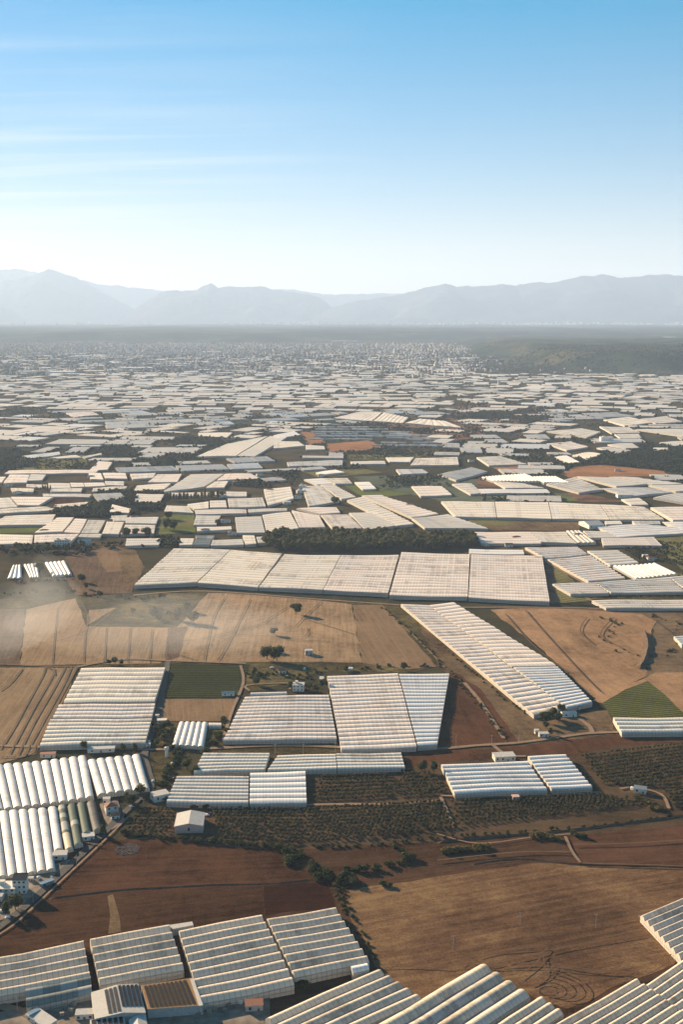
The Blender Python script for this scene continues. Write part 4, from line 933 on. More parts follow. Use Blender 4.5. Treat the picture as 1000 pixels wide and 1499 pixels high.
# trees standing alone in the tan fields
for px, py, k, s, l in [(433, 899, 'big', 1.15, 'lone round tree with a long shadow in the middle of the tan stubble'), (401, 929, 'big', .85, 'smaller tree in the stubble below and left of the lone round tree'),
                        (391, 965, 'big', 1.15, 'left of the two big dark trees touching at the near edge of the stubble'), (405, 967, 'big', 1.3, 'right of the two big dark trees touching at the near edge of the stubble'),
                        (214, 885, 'big', 1.2, 'tall tree behind the left clump in the tan field, nearest the great band'), (195, 899, 'mid', 1.3, 'small tree left of the clump in the tan field'),
                        (224, 905, 'big', 1.2, 'leftmost tree of the clump in the tan field'), (234, 908, 'big', .9, 'second tree of the clump in the tan field, tucked behind the first'),
                        (272, 894, 'big', 1.0, 'pale tree in the thin smoke right of the clump'), (258, 908, 'big', 1.1, 'middle tree seen through the smoke right of the clump'), (283, 911, 'big', 1.25, 'rightmost tree of the clump seen through the smoke'),
                        (247, 903, 'mid', 1.2, 'small tree between the clump and the smoky trees'), (147, 874, 'mid', 1.4, 'round tree at the near corner of the small brown field'), (120, 852, 'big', .9, 'tree beside the small white tunnels'), (125, 862, 'mid', 1.2, 'small tree just in front of the tree by the white tunnels'),
                        (57, 838, 'big', 1.0, 'tree standing in the gap between the small white tunnels'), (374, 1003, 'big', .8, 'tree at the corner of the dark green crop'), (373, 988, 'mid', 1.0, 'small tree beside the two big dark trees'),
                        (472, 1008, 'mid', 1.2, 'tree squeezed against the far left corner of the tall pink greenhouse'), (463, 1013, 'mid', 1.3, 'tree just right of the farmhouse'), (452, 1010, 'mid', 1.2, 'tree at the right wall of the farmhouse'), (424, 1010, 'mid', 1.1, 'tree at the left wall of the farmhouse'),
                        (592, 981, 'mid', 1.2, 'round bush behind the wedge shaped white greenhouse'), (507, 984, 'mid', .9, 'small tree behind the tall pink greenhouse'),
                        (808, 1052, 'big', .9, 'dark tree at the near tip of the diagonal strips'), (798, 1058, 'big', .8, 'left tree of the group at the tip of the diagonal strips'), (818, 1058, 'mid', 1.3, 'near tree of the group at the tip of the diagonal strips'), (800, 1066, 'mid', 1.1, 'small tree behind the roadside hut'), (822, 1043, 'mid', 1.2, 'tree beside the white sheds at the strips'), (806, 1076, 'mid', 1.1, 'tree right of the roadside hut'),
                        (618, 1130, 'mid', 1.2, 'left tree of the pair at the corner of the white greenhouse by the orchard'), (634, 1132, 'mid', 1.4, 'right tree of the pair at the corner of the white greenhouse by the orchard'),
                        (10, 1338, 'mid', 1.3, 'yellowish tree in the yard below the white house'), (22, 1333, 'big', .8, 'round grey green tree in the yard below the white house'),
                        (193, 1180, 'big', .8, 'tree behind the tiled house by the road'), (205, 1165, 'mid', 1.2, 'tree between the tiled house and the road bend'), (186, 1172, 'mid', 1.1, 'tree hiding the end of the bright tunnels'),
                        (274, 1126, 'big', .85, 'large yellow green tree by the track junction'), (288, 1132, 'mid', .9, 'dark bush at the corner of the ridged greenhouse'), (196, 1103, 'mid', 1.1, 'tree behind the rightmost bright tunnel'), (180, 1100, 'mid', .9, 'small tree behind the bright tunnels'), (122, 1097, 'mid', 1.1, 'tree at the near wall of the big cream greenhouse'),
                        (168, 972, 'mid', 1.2, 'dark tree at the far side of the big cream greenhouse'), (160, 973, 'mid', 1.0, 'leftmost dark tree at the far side of the big cream greenhouse'), (178, 974, 'mid', .9, 'rightmost dark tree at the far side of the big cream greenhouse'), (152, 1222, 'mid', 1.0, 'bush on the verge where the road passes the brown field'),
                        (490, 738, 'big', 1.5, 'yellow green tree in the notch between roofs behind the grove'), (184, 786, 'big', 1.2, 'left tree of three before the striped roofs left of the grove'), (198, 784, 'big', 1.2, 'middle tree of three before the striped roofs left of the grove'), (214, 787, 'big', 1.4, 'right tree of three before the striped roofs left of the grove'), (318, 768, 'big', .9, 'tree at the end of the roof by the small green plots'),
                        (246, 760, 'big', 1.2, 'far tree in the small green plots'), (242, 775, 'big', 1.5, 'near spreading tree in the small green plots'), (255, 776, 'big', 1.3, 'second near tree in the small green plots')]:
    tree(k, at(px, py), s, l)
# the pine grove behind the great band
GP = [(386, 803), (390, 788), (420, 780), (470, 776), (520, 775), (575, 774), (620, 776), (660, 778), (690, 785), (697, 802), (640, 806), (588, 806), (560, 808), (500, 809), (430, 808), (412, 806)]
ws = [P(a, b) for a, b in GP]; cnt = 0; yy = min(p.y for p in ws)
while yy < max(p.y for p in ws):
    xx = min(p.x for p in ws) + rt.uniform(0, 6)
    while xx < max(p.x for p in ws):
        q = (xx + rt.uniform(-2, 2), yy + rt.uniform(-3, 3)); px, py = pix((q[0], q[1], 0))
        if inpoly(px, py, GP) and not taken(q) and cnt < 260:
            tree('pine', q, rt.uniform(.95, 1.35), 'dark pine standing in the grove behind the great greenhouse band', 'pines of the grove', 'pine_tree'); cnt += 1
        xx += 10.5
    yy += 14
print('pines', cnt)
# hedges and scrub
SHR = []
def shrubs(line, n, key='bush', s=(.8, 1.4), wob=2.0, label='', group='', name='shrub'):
    pts = smooth_line([P(a, b) for a, b in line], 6)
    for i in range(n):
        t = (i + rt.random() * .7) / n * (len(pts) - 1); a = int(t); p = pts[a].lerp(pts[min(a + 1, len(pts) - 1)], t - a)
        q = (p.x + rt.uniform(-wob, wob), p.y + rt.uniform(-wob, wob))
        if not taken(q):
            if name == 'tree': tree(key, q, rt.uniform(*s), label, group, name, 'tree')
            else: SHR.append((q[1], q, key, rt.uniform(*s), label, group))
shrubs([(404, 1242), (420, 1246), (434, 1256), (428, 1266)], 16, 'bush', (1.0, 1.7), 4, 'round dark shrub in the dense clump at the tip of the brown field', 'shrubs clumped at the field tip')
shrubs([(455, 1274), (480, 1284), (505, 1290), (520, 1286)], 18, 'bush', (1.1, 2.0), 5, 'olive shrub in the widest thicket of the ditch', 'shrubs of the ditch thicket')
shrubs([(505, 1275), (545, 1274), (590, 1262), (602, 1256)], 16, 'bush', (.9, 1.5), 2, 'shrub in the ragged ditch line right of the thicket', 'shrubs along the ditch')
shrubs([(580, 1242), (592, 1254), (600, 1262)], 5, 'bush', (.8, 1.3), 1.5, 'shrub on the short hedge slanting down to the ditch', 'shrubs of the short slanting hedge')
shrubs([(650, 1250), (668, 1246), (682, 1244)], 7, 'dry', (1.1, 1.7), 2, 'brown shrub beside the curved track left of the bare field', 'brown shrubs by the curved track')
shrubs([(694, 1244), (712, 1242)], 5, 'dry', (1.1, 1.7), 2, 'brown shrub in the second clump along the curved track', 'second clump of brown shrubs')
shrubs([(780, 1226), (800, 1226), (816, 1229)], 8, 'dry', (1.2, 1.8), 2, 'low grey shrub in the clump above the bare field', 'grey shrubs above the bare field')
shrubs([(838, 1222), (846, 1226), (860, 1227)], 5, 'bush', (.9, 1.3), 1.5, 'dark low shrub right of the track fork', 'dark shrubs by the track fork')
shrubs([(560, 1296), (572, 1298)], 3, 'bush', (.8, 1.2), 1, 'low dark shrub in the brown field below the ditch', 'low shrubs in the brown field')
shrubs([(488, 1294), (496, 1316), (506, 1338)], 14, 'dry', (.6, 1.0), 1.2, 'dry shrub on the hedge between the maroon plot and the brown field', 'dry shrubs beside the maroon plot')
shrubs([(500, 1296), (512, 1330), (540, 1385), (556, 1416)], 16, 'bush', (.4, .75), 1.0, 'green shrub along the toothed shadow of the grey greenhouse', 'green shrubs beside the grey greenhouse')
shrubs([(325, 1464), (370, 1456), (430, 1446), (440, 1444)], 22, 'bush', (.8, 1.5), 3, 'shrub in the green gap in front of the grey greenhouse of nine bays', 'shrubs before the nine bay greenhouse')
shrubs([(180, 1222), (230, 1226), (300, 1232), (360, 1238), (404, 1242)], 34, 'bush', (.7, 1.3), 1.5, 'shrub in the hedge between orchard and brown field', 'hedge shrubs on the orchard edge')
shrubs([(460, 1242), (560, 1236), (650, 1226), (740, 1220), (860, 1210), (985, 1195)], 40, 'bush', (.5, .9), 1.0, 'low shrub on the bank below the long orchard', 'low shrubs on the orchard bank')
shrubs([(560, 890), (600, 925), (655, 980), (700, 1030), (742, 1080)], 44, 'dry', (.6, 1.2), 3, 'dry shrub in the scrub strip left of the diagonal greenhouses', 'dry shrubs left of the diagonal strips')
shrubs([(645, 940), (680, 975), (700, 990), (740, 1024), (776, 1048)], 30, 'bush', (.5, 1.0), 1.5, 'shrub against the left wall of the diagonal strip', 'shrubs against the diagonal strip')
shrubs([(366, 985), (380, 990), (400, 985), (440, 992), (470, 982), (560, 976), (640, 978)], 46, 'bush', (.6, 1.3), 8, 'shrub scattered round the farmhouse garden', 'shrubs around the farmhouse')
shrubs([(330, 1090), (400, 1086), (480, 1084), (560, 1098)], 34, 'bush', (.6, 1.1), 3, 'shrub in the strip in front of the farmhouse greenhouse', 'shrubs in front of the farmhouse greenhouse')
shrubs([(232, 1062), (240, 1075), (236, 1088)], 18, 'mid', (.7, 1.1), 6, 'garden tree left of the five short tunnels', 'garden trees left of the short tunnels', 'tree')
shrubs([(244, 1094), (262, 1098), (300, 1102), (312, 1090), (330, 1070), (332, 1052)], 26, 'bush', (1.0, 1.8), 4, 'dark garden shrub around the five short tunnels', 'garden shrubs around the short tunnels')
shrubs([(262, 1104), (256, 1116), (246, 1134), (236, 1152)], 22, 'bush', (.9, 1.5), 3, 'shrub on the waste ground by the track junction', 'shrubs at the track junction')
shrubs([(222, 1160), (260, 1182), (330, 1181), (390, 1180)], 30, 'bush', (.8, 1.3), 1.5, 'dark shrub in the hedge below the wide pale greenhouses', 'hedge shrubs below the pale greenhouses')
shrubs([(0, 872), (60, 866), (110, 868), (180, 876), (240, 872)], 40, 'bush', (.8, 1.6), 8, 'shrub in the green waste ground below the small tunnels', 'shrubs below the small tunnels')
shrubs([(20, 855), (60, 850), (100, 850)], 18, 'dry', (.9, 1.8), 6, 'pale shrub right in front of the small white tunnels', 'pale shrubs before the small tunnels')
shrubs([(885, 905), (910, 915), (880, 935), (930, 960)], 22, 'dry', (.6, 1.2), 8, 'dry shrub dotted on the bare tan slope', 'dry shrubs on the tan slope')
shrubs([(960, 900), (990, 915), (1000, 940), (975, 960)], 22, 'dry', (.6, 1.3), 8, 'dry shrub in the grey scrub near the right edge', 'dry shrubs in the grey scrub')
shrubs([(868, 873), (920, 874), (1000, 873)], 40, 'bush', (.8, 1.1), 3, 'green bush in the crop strip between two long greenhouses on the right', 'green bushes between the long greenhouses')
shrubs([(929, 1436), (950, 1450), (1000, 1486)], 16, 'bush', (.45, .7), .5, 'small shrub in the green line dividing the lower right greenhouses', 'shrubs dividing the lower right greenhouses')
shrubs([(942, 1346), (970, 1376), (994, 1402)], 14, 'bush', (.45, .7), .6, 'small shrub between the pale track and the right edge greenhouse', 'shrubs along the pale track')
shrubs([(20, 800), (60, 808), (108, 806)], 14, 'mid', (1.2, 1.9), 6, 'dark tree behind the small white tunnels', 'trees behind the small tunnels', 'tree')
shrubs([(246, 733), (270, 733), (300, 730), (325, 728)], 34, 'cypress', (1.2, 1.6), 3, 'slim dark tree in the tall hedge left of the centre', 'trees of the tall dark hedge', 'tree')
shrubs([(50, 718), (68, 719), (84, 720), (100, 719)], 26, 'cypress', (.8, 1.2), 3, 'dark tree in the windbreak at the left', 'trees of the left windbreak', 'tree')
shrubs([(930, 1168), (950, 1178), (970, 1186)], 14, 'dry', (1.0, 1.6), 4, 'yellowish shrub below the small white hut', 'yellowish shrubs below the white hut')
SHR.sort(key=lambda t: t[0])
for _, q, key, s_, lab, grp in SHR[:285]: tree(key, q, s_, lab, grp, 'shrub', 'shrub')

# orchards: the three hundred nearest trees are objects, the rest one joined mass
OR = []
def orchard(q, nu, nv, skip=.02, cut=None):
    a, b, c, d = [P(x, y) for x, y in q]
    for j in range(nv):
        for i in range(nu):
            s, t = (i + .5 + (.25 if j % 2 else -.25)) / nu, (j + .5) / nv
            p = a.lerp(b, s).lerp(d.lerp(c, s), t); p = p + Vector((rt.uniform(-.2, .2), rt.uniform(-.25, .25), 0))
            if rt.random() > skip and not taken(p): OR.append(p)
orchard([(210, 1184), (258, 1184), (250, 1222), (175, 1222)], 9, 7)
orchard([(308, 1184), (440, 1184), (444, 1238), (320, 1230)], 19, 10, .03)
orchard([(444, 1184), (645, 1172), (668, 1214), (446, 1238)], 31, 10, .03)
orchard([(470, 1130), (600, 1128), (655, 1164), (458, 1176)], 27, 8, .02)
orchard([(600, 1132), (632, 1132), (662, 1160), (640, 1164)], 4, 6, .3)
orchard([(660, 1172), (880, 1163), (960, 1178), (672, 1212)], 36, 7, .02)
orchard([(850, 1106), (1010, 1086), (1010, 1130), (884, 1150)], 26, 9, .02)
orchard([(900, 1148), (1010, 1130), (1010, 1155), (915, 1152)], 17, 3, .02)
orchard([(975, 1158), (1010, 1154), (1010, 1186), (990, 1186)], 6, 6, .02)
orchard([(232, 1227), (410, 1240), (410, 1243), (232, 1230)], 26, 1, .2)
OR.sort(key=lambda p: p.y)
om = []
for i in range(3):
    V, Fc = crown_geo(1.55, 1.45, 1.75, 90, .42, 300 + i, 2, .78); mb = MB(); mb.v, mb.f = V, list(Fc); mb.m = [0] * len(Fc); mb.tube((0, 0, -.05), (0, 0, 1), .12, .09, 4, 1); om.append(mb.me('orchard_tree', [M['leaf_orch'], M['bark']]))
for p in OR[:300]:
    o = link('orchard_tree', om[rt.randrange(3)], None, (p.x, p.y, 0), rt.uniform(0, 6.28)); s = rt.uniform(.95, 1.22); o.scale = (s, s, s * rt.uniform(.85, 1.15))
    tag(o, 'small rounded orchard tree in one of the nearest rows of the dark orchards', 'tree', 'nearest orchard trees')
def bake(name, geo, pts, mat):
    """Many small trees as one mesh; pts: (x, y, scale, zscale)."""
    Vt = [np.array(g[0], dtype=np.float32) for g in geo]; Ft = [np.array(g[1], dtype=np.int32) for g in geo]
    VV = []; FF = []; off = 0; q = random.Random(3)
    for x, y_, s, zs in pts:
        k = q.randrange(len(geo)); a = q.uniform(0, 6.28); ca, sa = math.cos(a) * s, math.sin(a) * s; v = Vt[k]
        o = np.empty_like(v); o[:, 0] = v[:, 0] * ca - v[:, 1] * sa + x; o[:, 1] = v[:, 0] * sa + v[:, 1] * ca + y_; o[:, 2] = v[:, 2] * s * zs
        VV.append(o); FF.append(Ft[k] + off); off += len(v)
    V = np.concatenate(VV); Fa = np.concatenate(FF); me = bpy.data.meshes.new(name)
    me.vertices.add(len(V)); me.vertices.foreach_set('co', V.ravel()); me.loops.add(Fa.size); me.loops.foreach_set('vertex_index', Fa.ravel())
    me.polygons.add(len(Fa)); me.polygons.foreach_set('loop_start', np.arange(0, Fa.size, 3, dtype=np.int32)); me.update(calc_edges=True)
    me.materials.append(M[mat]); print(name, len(Fa)); return link(name, me)
for nm, ks, mt, lb in (('scrub', ('bush', 'mid'), 'leaf', 'green scrub dotted over the farther waste ground and verges'), ('dry_scrub', ('dry',), 'leaf_dry', 'dry brown scrub dotted over the farther bare slopes')):
    o = bake(nm, [crown_geo(2.2, 1.5, 1.3, 90, .6, 350 + i, 3) for i in range(3)], [(t[1][0], t[1][1], t[3], 1.0) for t in SHR[285:] if t[2] in ks], mt)
    tag(o, lb, 'scrub', kind='stuff')
o = bake('orchard', [crown_geo(1.55, 1.45, 1.6, 60, .5, 310 + i, 2, .8) for i in range(3)], [(p.x, p.y, rt.uniform(.95, 1.22), rt.uniform(.85, 1.1)) for p in OR[300:]], 'leaf_orch')
tag(o, 'the farther rows of the dark orchards merging into one mass', 'orchard', kind='stuff')
print('orchard', len(OR))
# trees between the far roofs
pts = []; q = random.Random(8)
for cs, empty in HEDGE:
    mid = sum(cs, Vector()) / 4
    for i in range(4):
        if q.random() < (.5 if not empty else .8):
            a, b = cs[i], cs[(i + 1) % 4]; L = (b - a).length; dn = (mid - (a + b) / 2).normalized() * (-3.5)
            far = mid.y > 4200
            if far and q.random() < .35: continue
            for t in range(int(L / q.uniform(7, 16))):
                p = a.lerp(b, q.random()) + dn + Vector((q.uniform(-2, 2), q.uniform(-2, 2), 0)); pts.append((p.x, p.y, q.uniform(.55, 1.25), q.uniform(.7, 1.3) * (.6 if far else 1)))
    if empty and q.random() < .8:
        for t in range(q.randrange(10, 50)):
            p = cs[0].lerp(cs[1], q.random()).lerp(cs[3].lerp(cs[2], q.random()), q.random())
            if not taken(p): pts.append((p.x, p.y, q.uniform(.6, 1.3), q.uniform(.6, 1.1)))
def wood(poly, n, s=(.8, 1.4)):
    ws = [P(a, b) for a, b in poly]; x0, x1, y0, y1 = min(p.x for p in ws), max(p.x for p in ws), min(p.y for p in ws), max(p.y for p in ws); k = 0; g = 0
    while k < n and g < n * 8:
        g += 1; x, y_ = q.uniform(x0, x1), q.uniform(y0, y1); px, py = pix((x, y_, 0))
        if inpoly(px, py, poly) and not taken((x, y_)): pts.append((x, y_, q.uniform(*s), q.uniform(.7, 1.1))); k += 1
wood([(690, 702), (790, 697), (862, 664), (940, 652), (1100, 655), (1100, 690), (1000, 692), (970, 688), (880, 679), (838, 683), (800, 700), (740, 706)], 2600)
wood([(0, 656), (30, 660), (60, 672), (20, 690), (-60, 692)], 500)
wood([(270, 640), (320, 642), (322, 658), (300, 664), (262, 682), (200, 692), (180, 684), (240, 676)], 700)
wood([(145, 656), (195, 652), (190, 670), (135, 674)], 400, (.5, .9))
wood([(140, 722), (200, 716), (238, 724), (240, 745), (200, 752), (150, 758), (92, 756), (90, 746), (150, 742)], 620)
wood([(60, 745), (100, 742), (150, 748), (160, 758), (80, 757)], 200)
wood([(396, 690), (440, 690), (430, 712), (400, 708)], 60); wood([(350, 700), (400, 704), (395, 716), (340, 712)], 120)
wood([(640, 662), (700, 640), (760, 650), (860, 676), (800, 690), (720, 668)], 260)
wood([(600, 600), (800, 590), (870, 605), (820, 625), (690, 618)], 700); wood([(480, 665), (660, 660), (640, 668), (500, 674)], 160, (.5, .8))
wood([(-40, 790), (50, 797), (180, 797), (180, 802), (108, 815), (0, 812)], 90); wood([(226, 788), (262, 790), (262, 800), (200, 803)], 40)
wood([(940, 790), (1040, 800), (1040, 835), (960, 822), (930, 810)], 260, (.4, .7)); wood([(905, 800), (940, 800), (965, 822), (938, 822)], 60, (.5, .8))
wood([(-60, 560), (1060, 560), (1060, 640), (-60, 660)], 900); wood([(-80, 520), (700, 520), (760, 560), (-80, 566)], 1600, (.6, 1.2))
BARE = [[(712, 682), (772, 679), (822, 690), (742, 696)], [(818, 695), (838, 684), (880, 680), (970, 688), (990, 698), (905, 700), (830, 701)], [(478, 650), (540, 645), (560, 655), (530, 662), (482, 662)], [(440, 632), (460, 634), (478, 650), (452, 652)], [(450, 634), (480, 621), (600, 633), (672, 646), (640, 657), (470, 650)]]
pts = [p for p in pts if not any(inpoly(*pix((p[0], p[1], 0)), b_) for b_ in BARE)]
pn = [p for p in pts if p[1] < 4300]; pf = [p for p in pts if p[1] >= 4300]
q.shuffle(pn); q.shuffle(pf); print('far trees', len(pn), len(pf))
pn = pn[:22000]; pf = [(x, y_, s_ * 1.25, z_ * .85) for x, y_, s_, z_ in pf[:36000]]
o = bake('distant_trees', [crown_geo(4.2, 3.6, 3.9, 12, 1.5, 500 + i, 2, .95, 5, 3) for i in range(4)], pn, 'leaf_far')
tag(o, 'dark trees and hedges filling the gaps between the roofs halfway across the plain', 'trees', kind='stuff')
o = bake('distant_trees', [crown_geo(4.2, 3.6, 3.6, 5, 1.7, 510 + i, 1, .95, 4, 3) for i in range(4)], pf, 'leaf_far')
tag(o, 'tiny dark trees and hedges filling the gaps between the far roofs', 'trees', kind='stuff')
# wooded hill face: trees as a mass
pts2 = []
for i in range(3200):
    x, y_ = q.uniform(1000, 3600), q.uniform(6900, 9000); h = hill_right(x, y_)
    if h > 5: pts2.append((x, y_, h, q.uniform(1.2, 2.2)))
V0, F0 = crown_geo(4.0, 3.6, 3.0, 6, 1.4, 777, 1, .95, 5, 3); V0 = np.array(V0); F0 = np.array(F0)
VV = []; FF = []
for k, (x, y_, h, s) in enumerate(pts2): VV.append(V0 * s + np.array([x, y_, h - 1])); FF.append(F0 + k * len(V0))
me = bpy.data.meshes.new('hill_trees'); V = np.concatenate(VV).astype(np.float32); Fa = np.concatenate(FF).astype(np.int32)
me.vertices.add(len(V)); me.vertices.foreach_set('co', V.ravel()); me.loops.add(Fa.size); me.loops.foreach_set('vertex_index', Fa.ravel()); me.polygons.add(len(Fa)); me.polygons.foreach_set('loop_start', np.arange(0, Fa.size, 3, dtype=np.int32)); me.update(calc_edges=True)
me.materials.append(M['leaf_far']); tag(link('hill_trees', me), 'wood covering the dark bluff on the right below the horizon', 'trees', kind='stuff')

# ------------------------------------------------------------------ the town
M['town'] = []
def townmat(name, c):
    t = NT(name); g = t.n('ShaderNodeNewGeometry'); s_ = t.n('ShaderNodeSeparateXYZ'); t.l(g.outputs['Position'], s_.inputs[0])
    col = t.ramp(g.outputs['Random Per Island'], [(0, mulc(c, .7)), (.5, c), (1, mulc(c, 1.15))])
    fl = t.math('FRACT', t.math('DIVIDE', s_.outputs[2], 3.1)); band = t.math('GREATER_THAN', fl, .6)
    col = t.mix(t.math('MULTIPLY', band, .5), col, (.10, .10, .11))
    return t.end(t.bsdf(col, .8, .2))
tm = [townmat('town_wall_cream', (.52, .45, .38)), townmat('town_wall_white', (.60, .55, .50)), townmat('town_wall_grey', (.32, .29, .27)), plain('town_roof', (.28, .20, .16), .8, .3)]
def bldg(mb, x, y_, w, d, h, rot, wi):
    k = len(mb.f); mb.box(-w / 2, w / 2, -d / 2, d / 2, -1, h, wi, rot, (x, y_)); mb.m[k + 1] = 3 if wi != 1 else 1
    mb.box(-w * .18, w * .12, -d * .2, d * .2, h - .5, h + 3, wi, rot, (x, y_))      # stair head
tq = random.Random(77); TB = []
def tdens(px, py):
    if py < 503 or py > 566: return 0
    d = math.exp(-((px - 330) / 250) ** 2) * .75 + .45 * math.exp(-((px - 620) / 90) ** 2) + .25 * (px < 330)
    if px > 735: d = 0.03
    return d * (1 if py < 543 else max(.04, 1 - (py - 543) / 14))
g = 0
while len(TB) < 5200 and g < 90000:
    g += 1; y_ = tq.uniform(5800, 13200); x = tq.uniform(-.36, .24) * y_; px, py = pix((x, y_, 0))
    if tq.random() < tdens(px, py) and not taken((x, y_)): TB.append((x, y_))
TB.sort(key=lambda t: t[1]); mb = MB()
protos = []
for i in range(9):
    b = MB(); w, d, h = tq.uniform(10, 17), tq.uniform(9, 13), [6, 6, 9, 9, 12, 12, 16, 9, 6][i]; bldg(b, 0, 0, w, d, h, 0, i % 3); protos.append(b.me('apartment_building', tm))
for k, (x, y_) in enumerate(TB):
    rot = tq.choice([0.1, .1, 1.67, .5]) + tq.uniform(-.1, .1)
    if k < 280:
        px, py = pix((x, y_, 0)); o = link('apartment_building', protos[tq.randrange(9)], None, (x, y_, 0), rot)
        w = 'left' if px < 333 else 'middle' if px < 600 else 'right'
        tag(o, 'pale flat roofed block on the near edge of the hazy town, %s part' % w, 'building', 'pale blocks on the near edge of the town, %s part' % w)
    else: bldg(mb, x, y_, tq.uniform(8, 18), tq.uniform(9, 14), tq.choice([5, 6, 6, 9, 9, 12, 20]) * tq.uniform(.8, 1.1), rot, tq.choice([0, 0, 1, 1, 2]))
tag(link('town', mb.me('town', tm)), 'hazy town of pale apartment blocks below the wooded plateau', 'town', kind='stuff')
mb = MB()
for i in range(520):                     # the far city at the foot of the mountains
    y_ = tq.uniform(27500, 34000); x = y_ * (tq.uniform(-.10, .34) if tq.random() < .85 else tq.uniform(-.3, .34)); bldg(mb, x, y_, tq.uniform(20, 60), 25, tq.uniform(45, 90) if y_ < 31000 else tq.uniform(20, 60), 0, 1)
tag(link('far_city', mb.me('far_city', tm)), 'thin pale line of a far city at the foot of the mountains', 'city', kind='stuff')
for i, (px, py, w) in enumerate([(505, 500, 300), (985, 501, 260), (690, 512, 260), (120, 522, 120), (90, 546, 160), (200, 540, 200), (310, 516, 160)]):
    p = P(px, py); b = MB(); b.box(-w / 2, w / 2, -40, 40, -1, 10 if i else 12, 1)
    z = hill_right(p.x, p.y) if px > 900 else hill_mid(p.x, p.y)
    o = link('industrial_hall', b.me('industrial_hall', tm), None, (p.x, p.y, max(0, z)))
    tag(o, ['long white hall at the foot of the plateau above the photo centre', 'long white hall on the right edge below the mountains', 'white hall at the foot of the dark bluff', 'pale hall in the left of the town', 'wide pale hall among the roofs at the far left', 'pale hall at the near edge of the town', 'pale hall in the middle of the town'][i], 'building')

# ------------------------------------------------------------------ farm buildings
def house(px, py, w, d, h, rot, label, roof='flat', wm='plaster_white', rm='concrete', floors=1, cat='house', name='house', wins=2, over=.3, rh=1.6):
    p = P(px, py); root = thing(name, label, cat, (p.x, p.y, 0), None, rot)
    b = MB(); b.box(-w / 2, w / 2, -d / 2, d / 2, -.2, h)
    if roof == 'gable':
        for s in (-1, 1): b.poly([(s * w / 2, -d / 2, h), (s * w / 2, d / 2, h), (s * w / 2, 0, h + rh)])
    link('wall', b.me('wall', M[wm]), root)
    b = MB(); o_ = over
    if roof == 'flat': b.box(-w / 2 - o_, w / 2 + o_, -d / 2 - o_, d / 2 + o_, h + .003, h + .25)
    elif roof == 'gable':
        for s in (-1, 1):
            b.poly([(-w / 2 - o_, s * (d / 2 + o_), h - .1), (w / 2 + o_, s * (d / 2 + o_), h - .1), (w / 2 + o_, 0, h + rh + .05), (-w / 2 - o_, 0, h + rh + .05)])
            b.poly([(-w / 2 - o_, s * (d / 2 + o_), h - .3), (w / 2 + o_, s * (d / 2 + o_), h - .3), (w / 2 + o_, 0, h + rh - .15), (-w / 2 - o_, 0, h + rh - .15)])
    elif roof == 'hip':
        k = min(w, d) / 2; e = [(-w / 2 - o_, -d / 2 - o_, h + .01), (w / 2 + o_, -d / 2 - o_, h + .01), (w / 2 + o_, d / 2 + o_, h + .01), (-w / 2 - o_, d / 2 + o_, h + .01)]; r0, r1 = (-(w / 2 - k), 0, h + rh), ((w / 2 - k), 0, h + rh)
        b.poly([e[0], e[1], r1, r0]); b.poly([e[2], e[3], r0, r1]); b.poly([e[1], e[2], r1]); b.poly([e[3], e[0], r0]); b.poly(e)
    elif roof == 'shed': b.poly([(-w / 2 - o_, -d / 2 - o_, h), (w / 2 + o_, -d / 2 - o_, h), (w / 2 + o_, d / 2 + o_, h + rh), (-w / 2 - o_, d / 2 + o_, h + rh)]); b.box(-w / 2, w / 2, d / 2 - .2, d / 2 - .1, h, h + rh - .1)
    link('roof', b.me('roof', M[rm]), root)
    if roof == 'flat' and floors > 1:
        b = MB(); b.box(-w * .3, -w * .05, 0, d * .3, h + .25, h + 2.4); link('stair_head', b.me('stair_head', M[wm]), root)
    fh = h / floors
    for fl in range(floors):
        for i in range(wins):
            x = -w / 2 + w * (i + .5) / wins
            if fl == 0 and i == wins // 2:
                b = MB(); b.box(x - .6, x + .6, -d / 2 - .06, -d / 2 - .005, 0, 2.1); link('door', b.me('door', M['wood']), root); continue
            b = MB(); b.box(x - .65, x + .65, -d / 2 - .05, -d / 2 - .005, fl * fh + fh * .38, fl * fh + fh * .78); link('window', b.me('window', M['glass']), root)
        for s in (-1,):
            b = MB(); b.box(-w / 2 - .05, -w / 2 - .005, -.7, .7, fl * fh + fh * .38, fl * fh + fh * .78); link('window', b.me('window', M['glass']), root)
    return root
house(437, 1010, 11, 9, 6.2, -.05, 'two storey white farmhouse with a flat roof behind the ridged greenhouse', floors=2, wins=3)
house(413, 985, 7, 6, 3.4, .1, 'small white outbuilding with a reddish end behind the farmhouse', 'gable', rm='terracotta')
house(452, 958, 8, 6, 5.0, .1, 'unfinished grey block house in the stubble right of the two big trees', wm='concrete', wins=2)
house(410, 957, 7, 6, 3, .2, 'little pale house half hidden by the two big trees', wm='plaster')
house(334, 1018, 12, 5, 3.2, .08, 'long white cabin on the edge of the dark green crop', 'gable', rm='sheet', rh=1.0)
house(512, 982, 6, 5, 3, 0, 'small pale hut behind the tall pink greenhouse', wm='plaster')
house(471, 998, 4, 8, 4, 0, 'narrow pale shed at the far left corner of the tall pink greenhouse', wm='plaster')
house(738, 1112, 17, 10, 4.4, .12, 'grey flat roofed house against the far side of the white greenhouse', wm='plaster', wins=4)
house(755, 1171, 5, 4, 3.2, .1, 'small pinkish hut below the white greenhouse', wm='plaster_pink', rm='plaster_pink', wins=2)
house(938, 1160, 9, 6, 4.0, -.35, 'small white hut with a grey gable between the right orchards', 'gable', rm='sheet')
house(833, 1048, 13, 7, 3.4, .1, 'low white shed at the near tip of the diagonal strips', 'gable', rm='sheet', rh=1.2)
house(796, 1078, 8, 5, 3.2, .05, 'cream roadside hut with a flat roof above the dirt road', wm='plaster', wins=2)
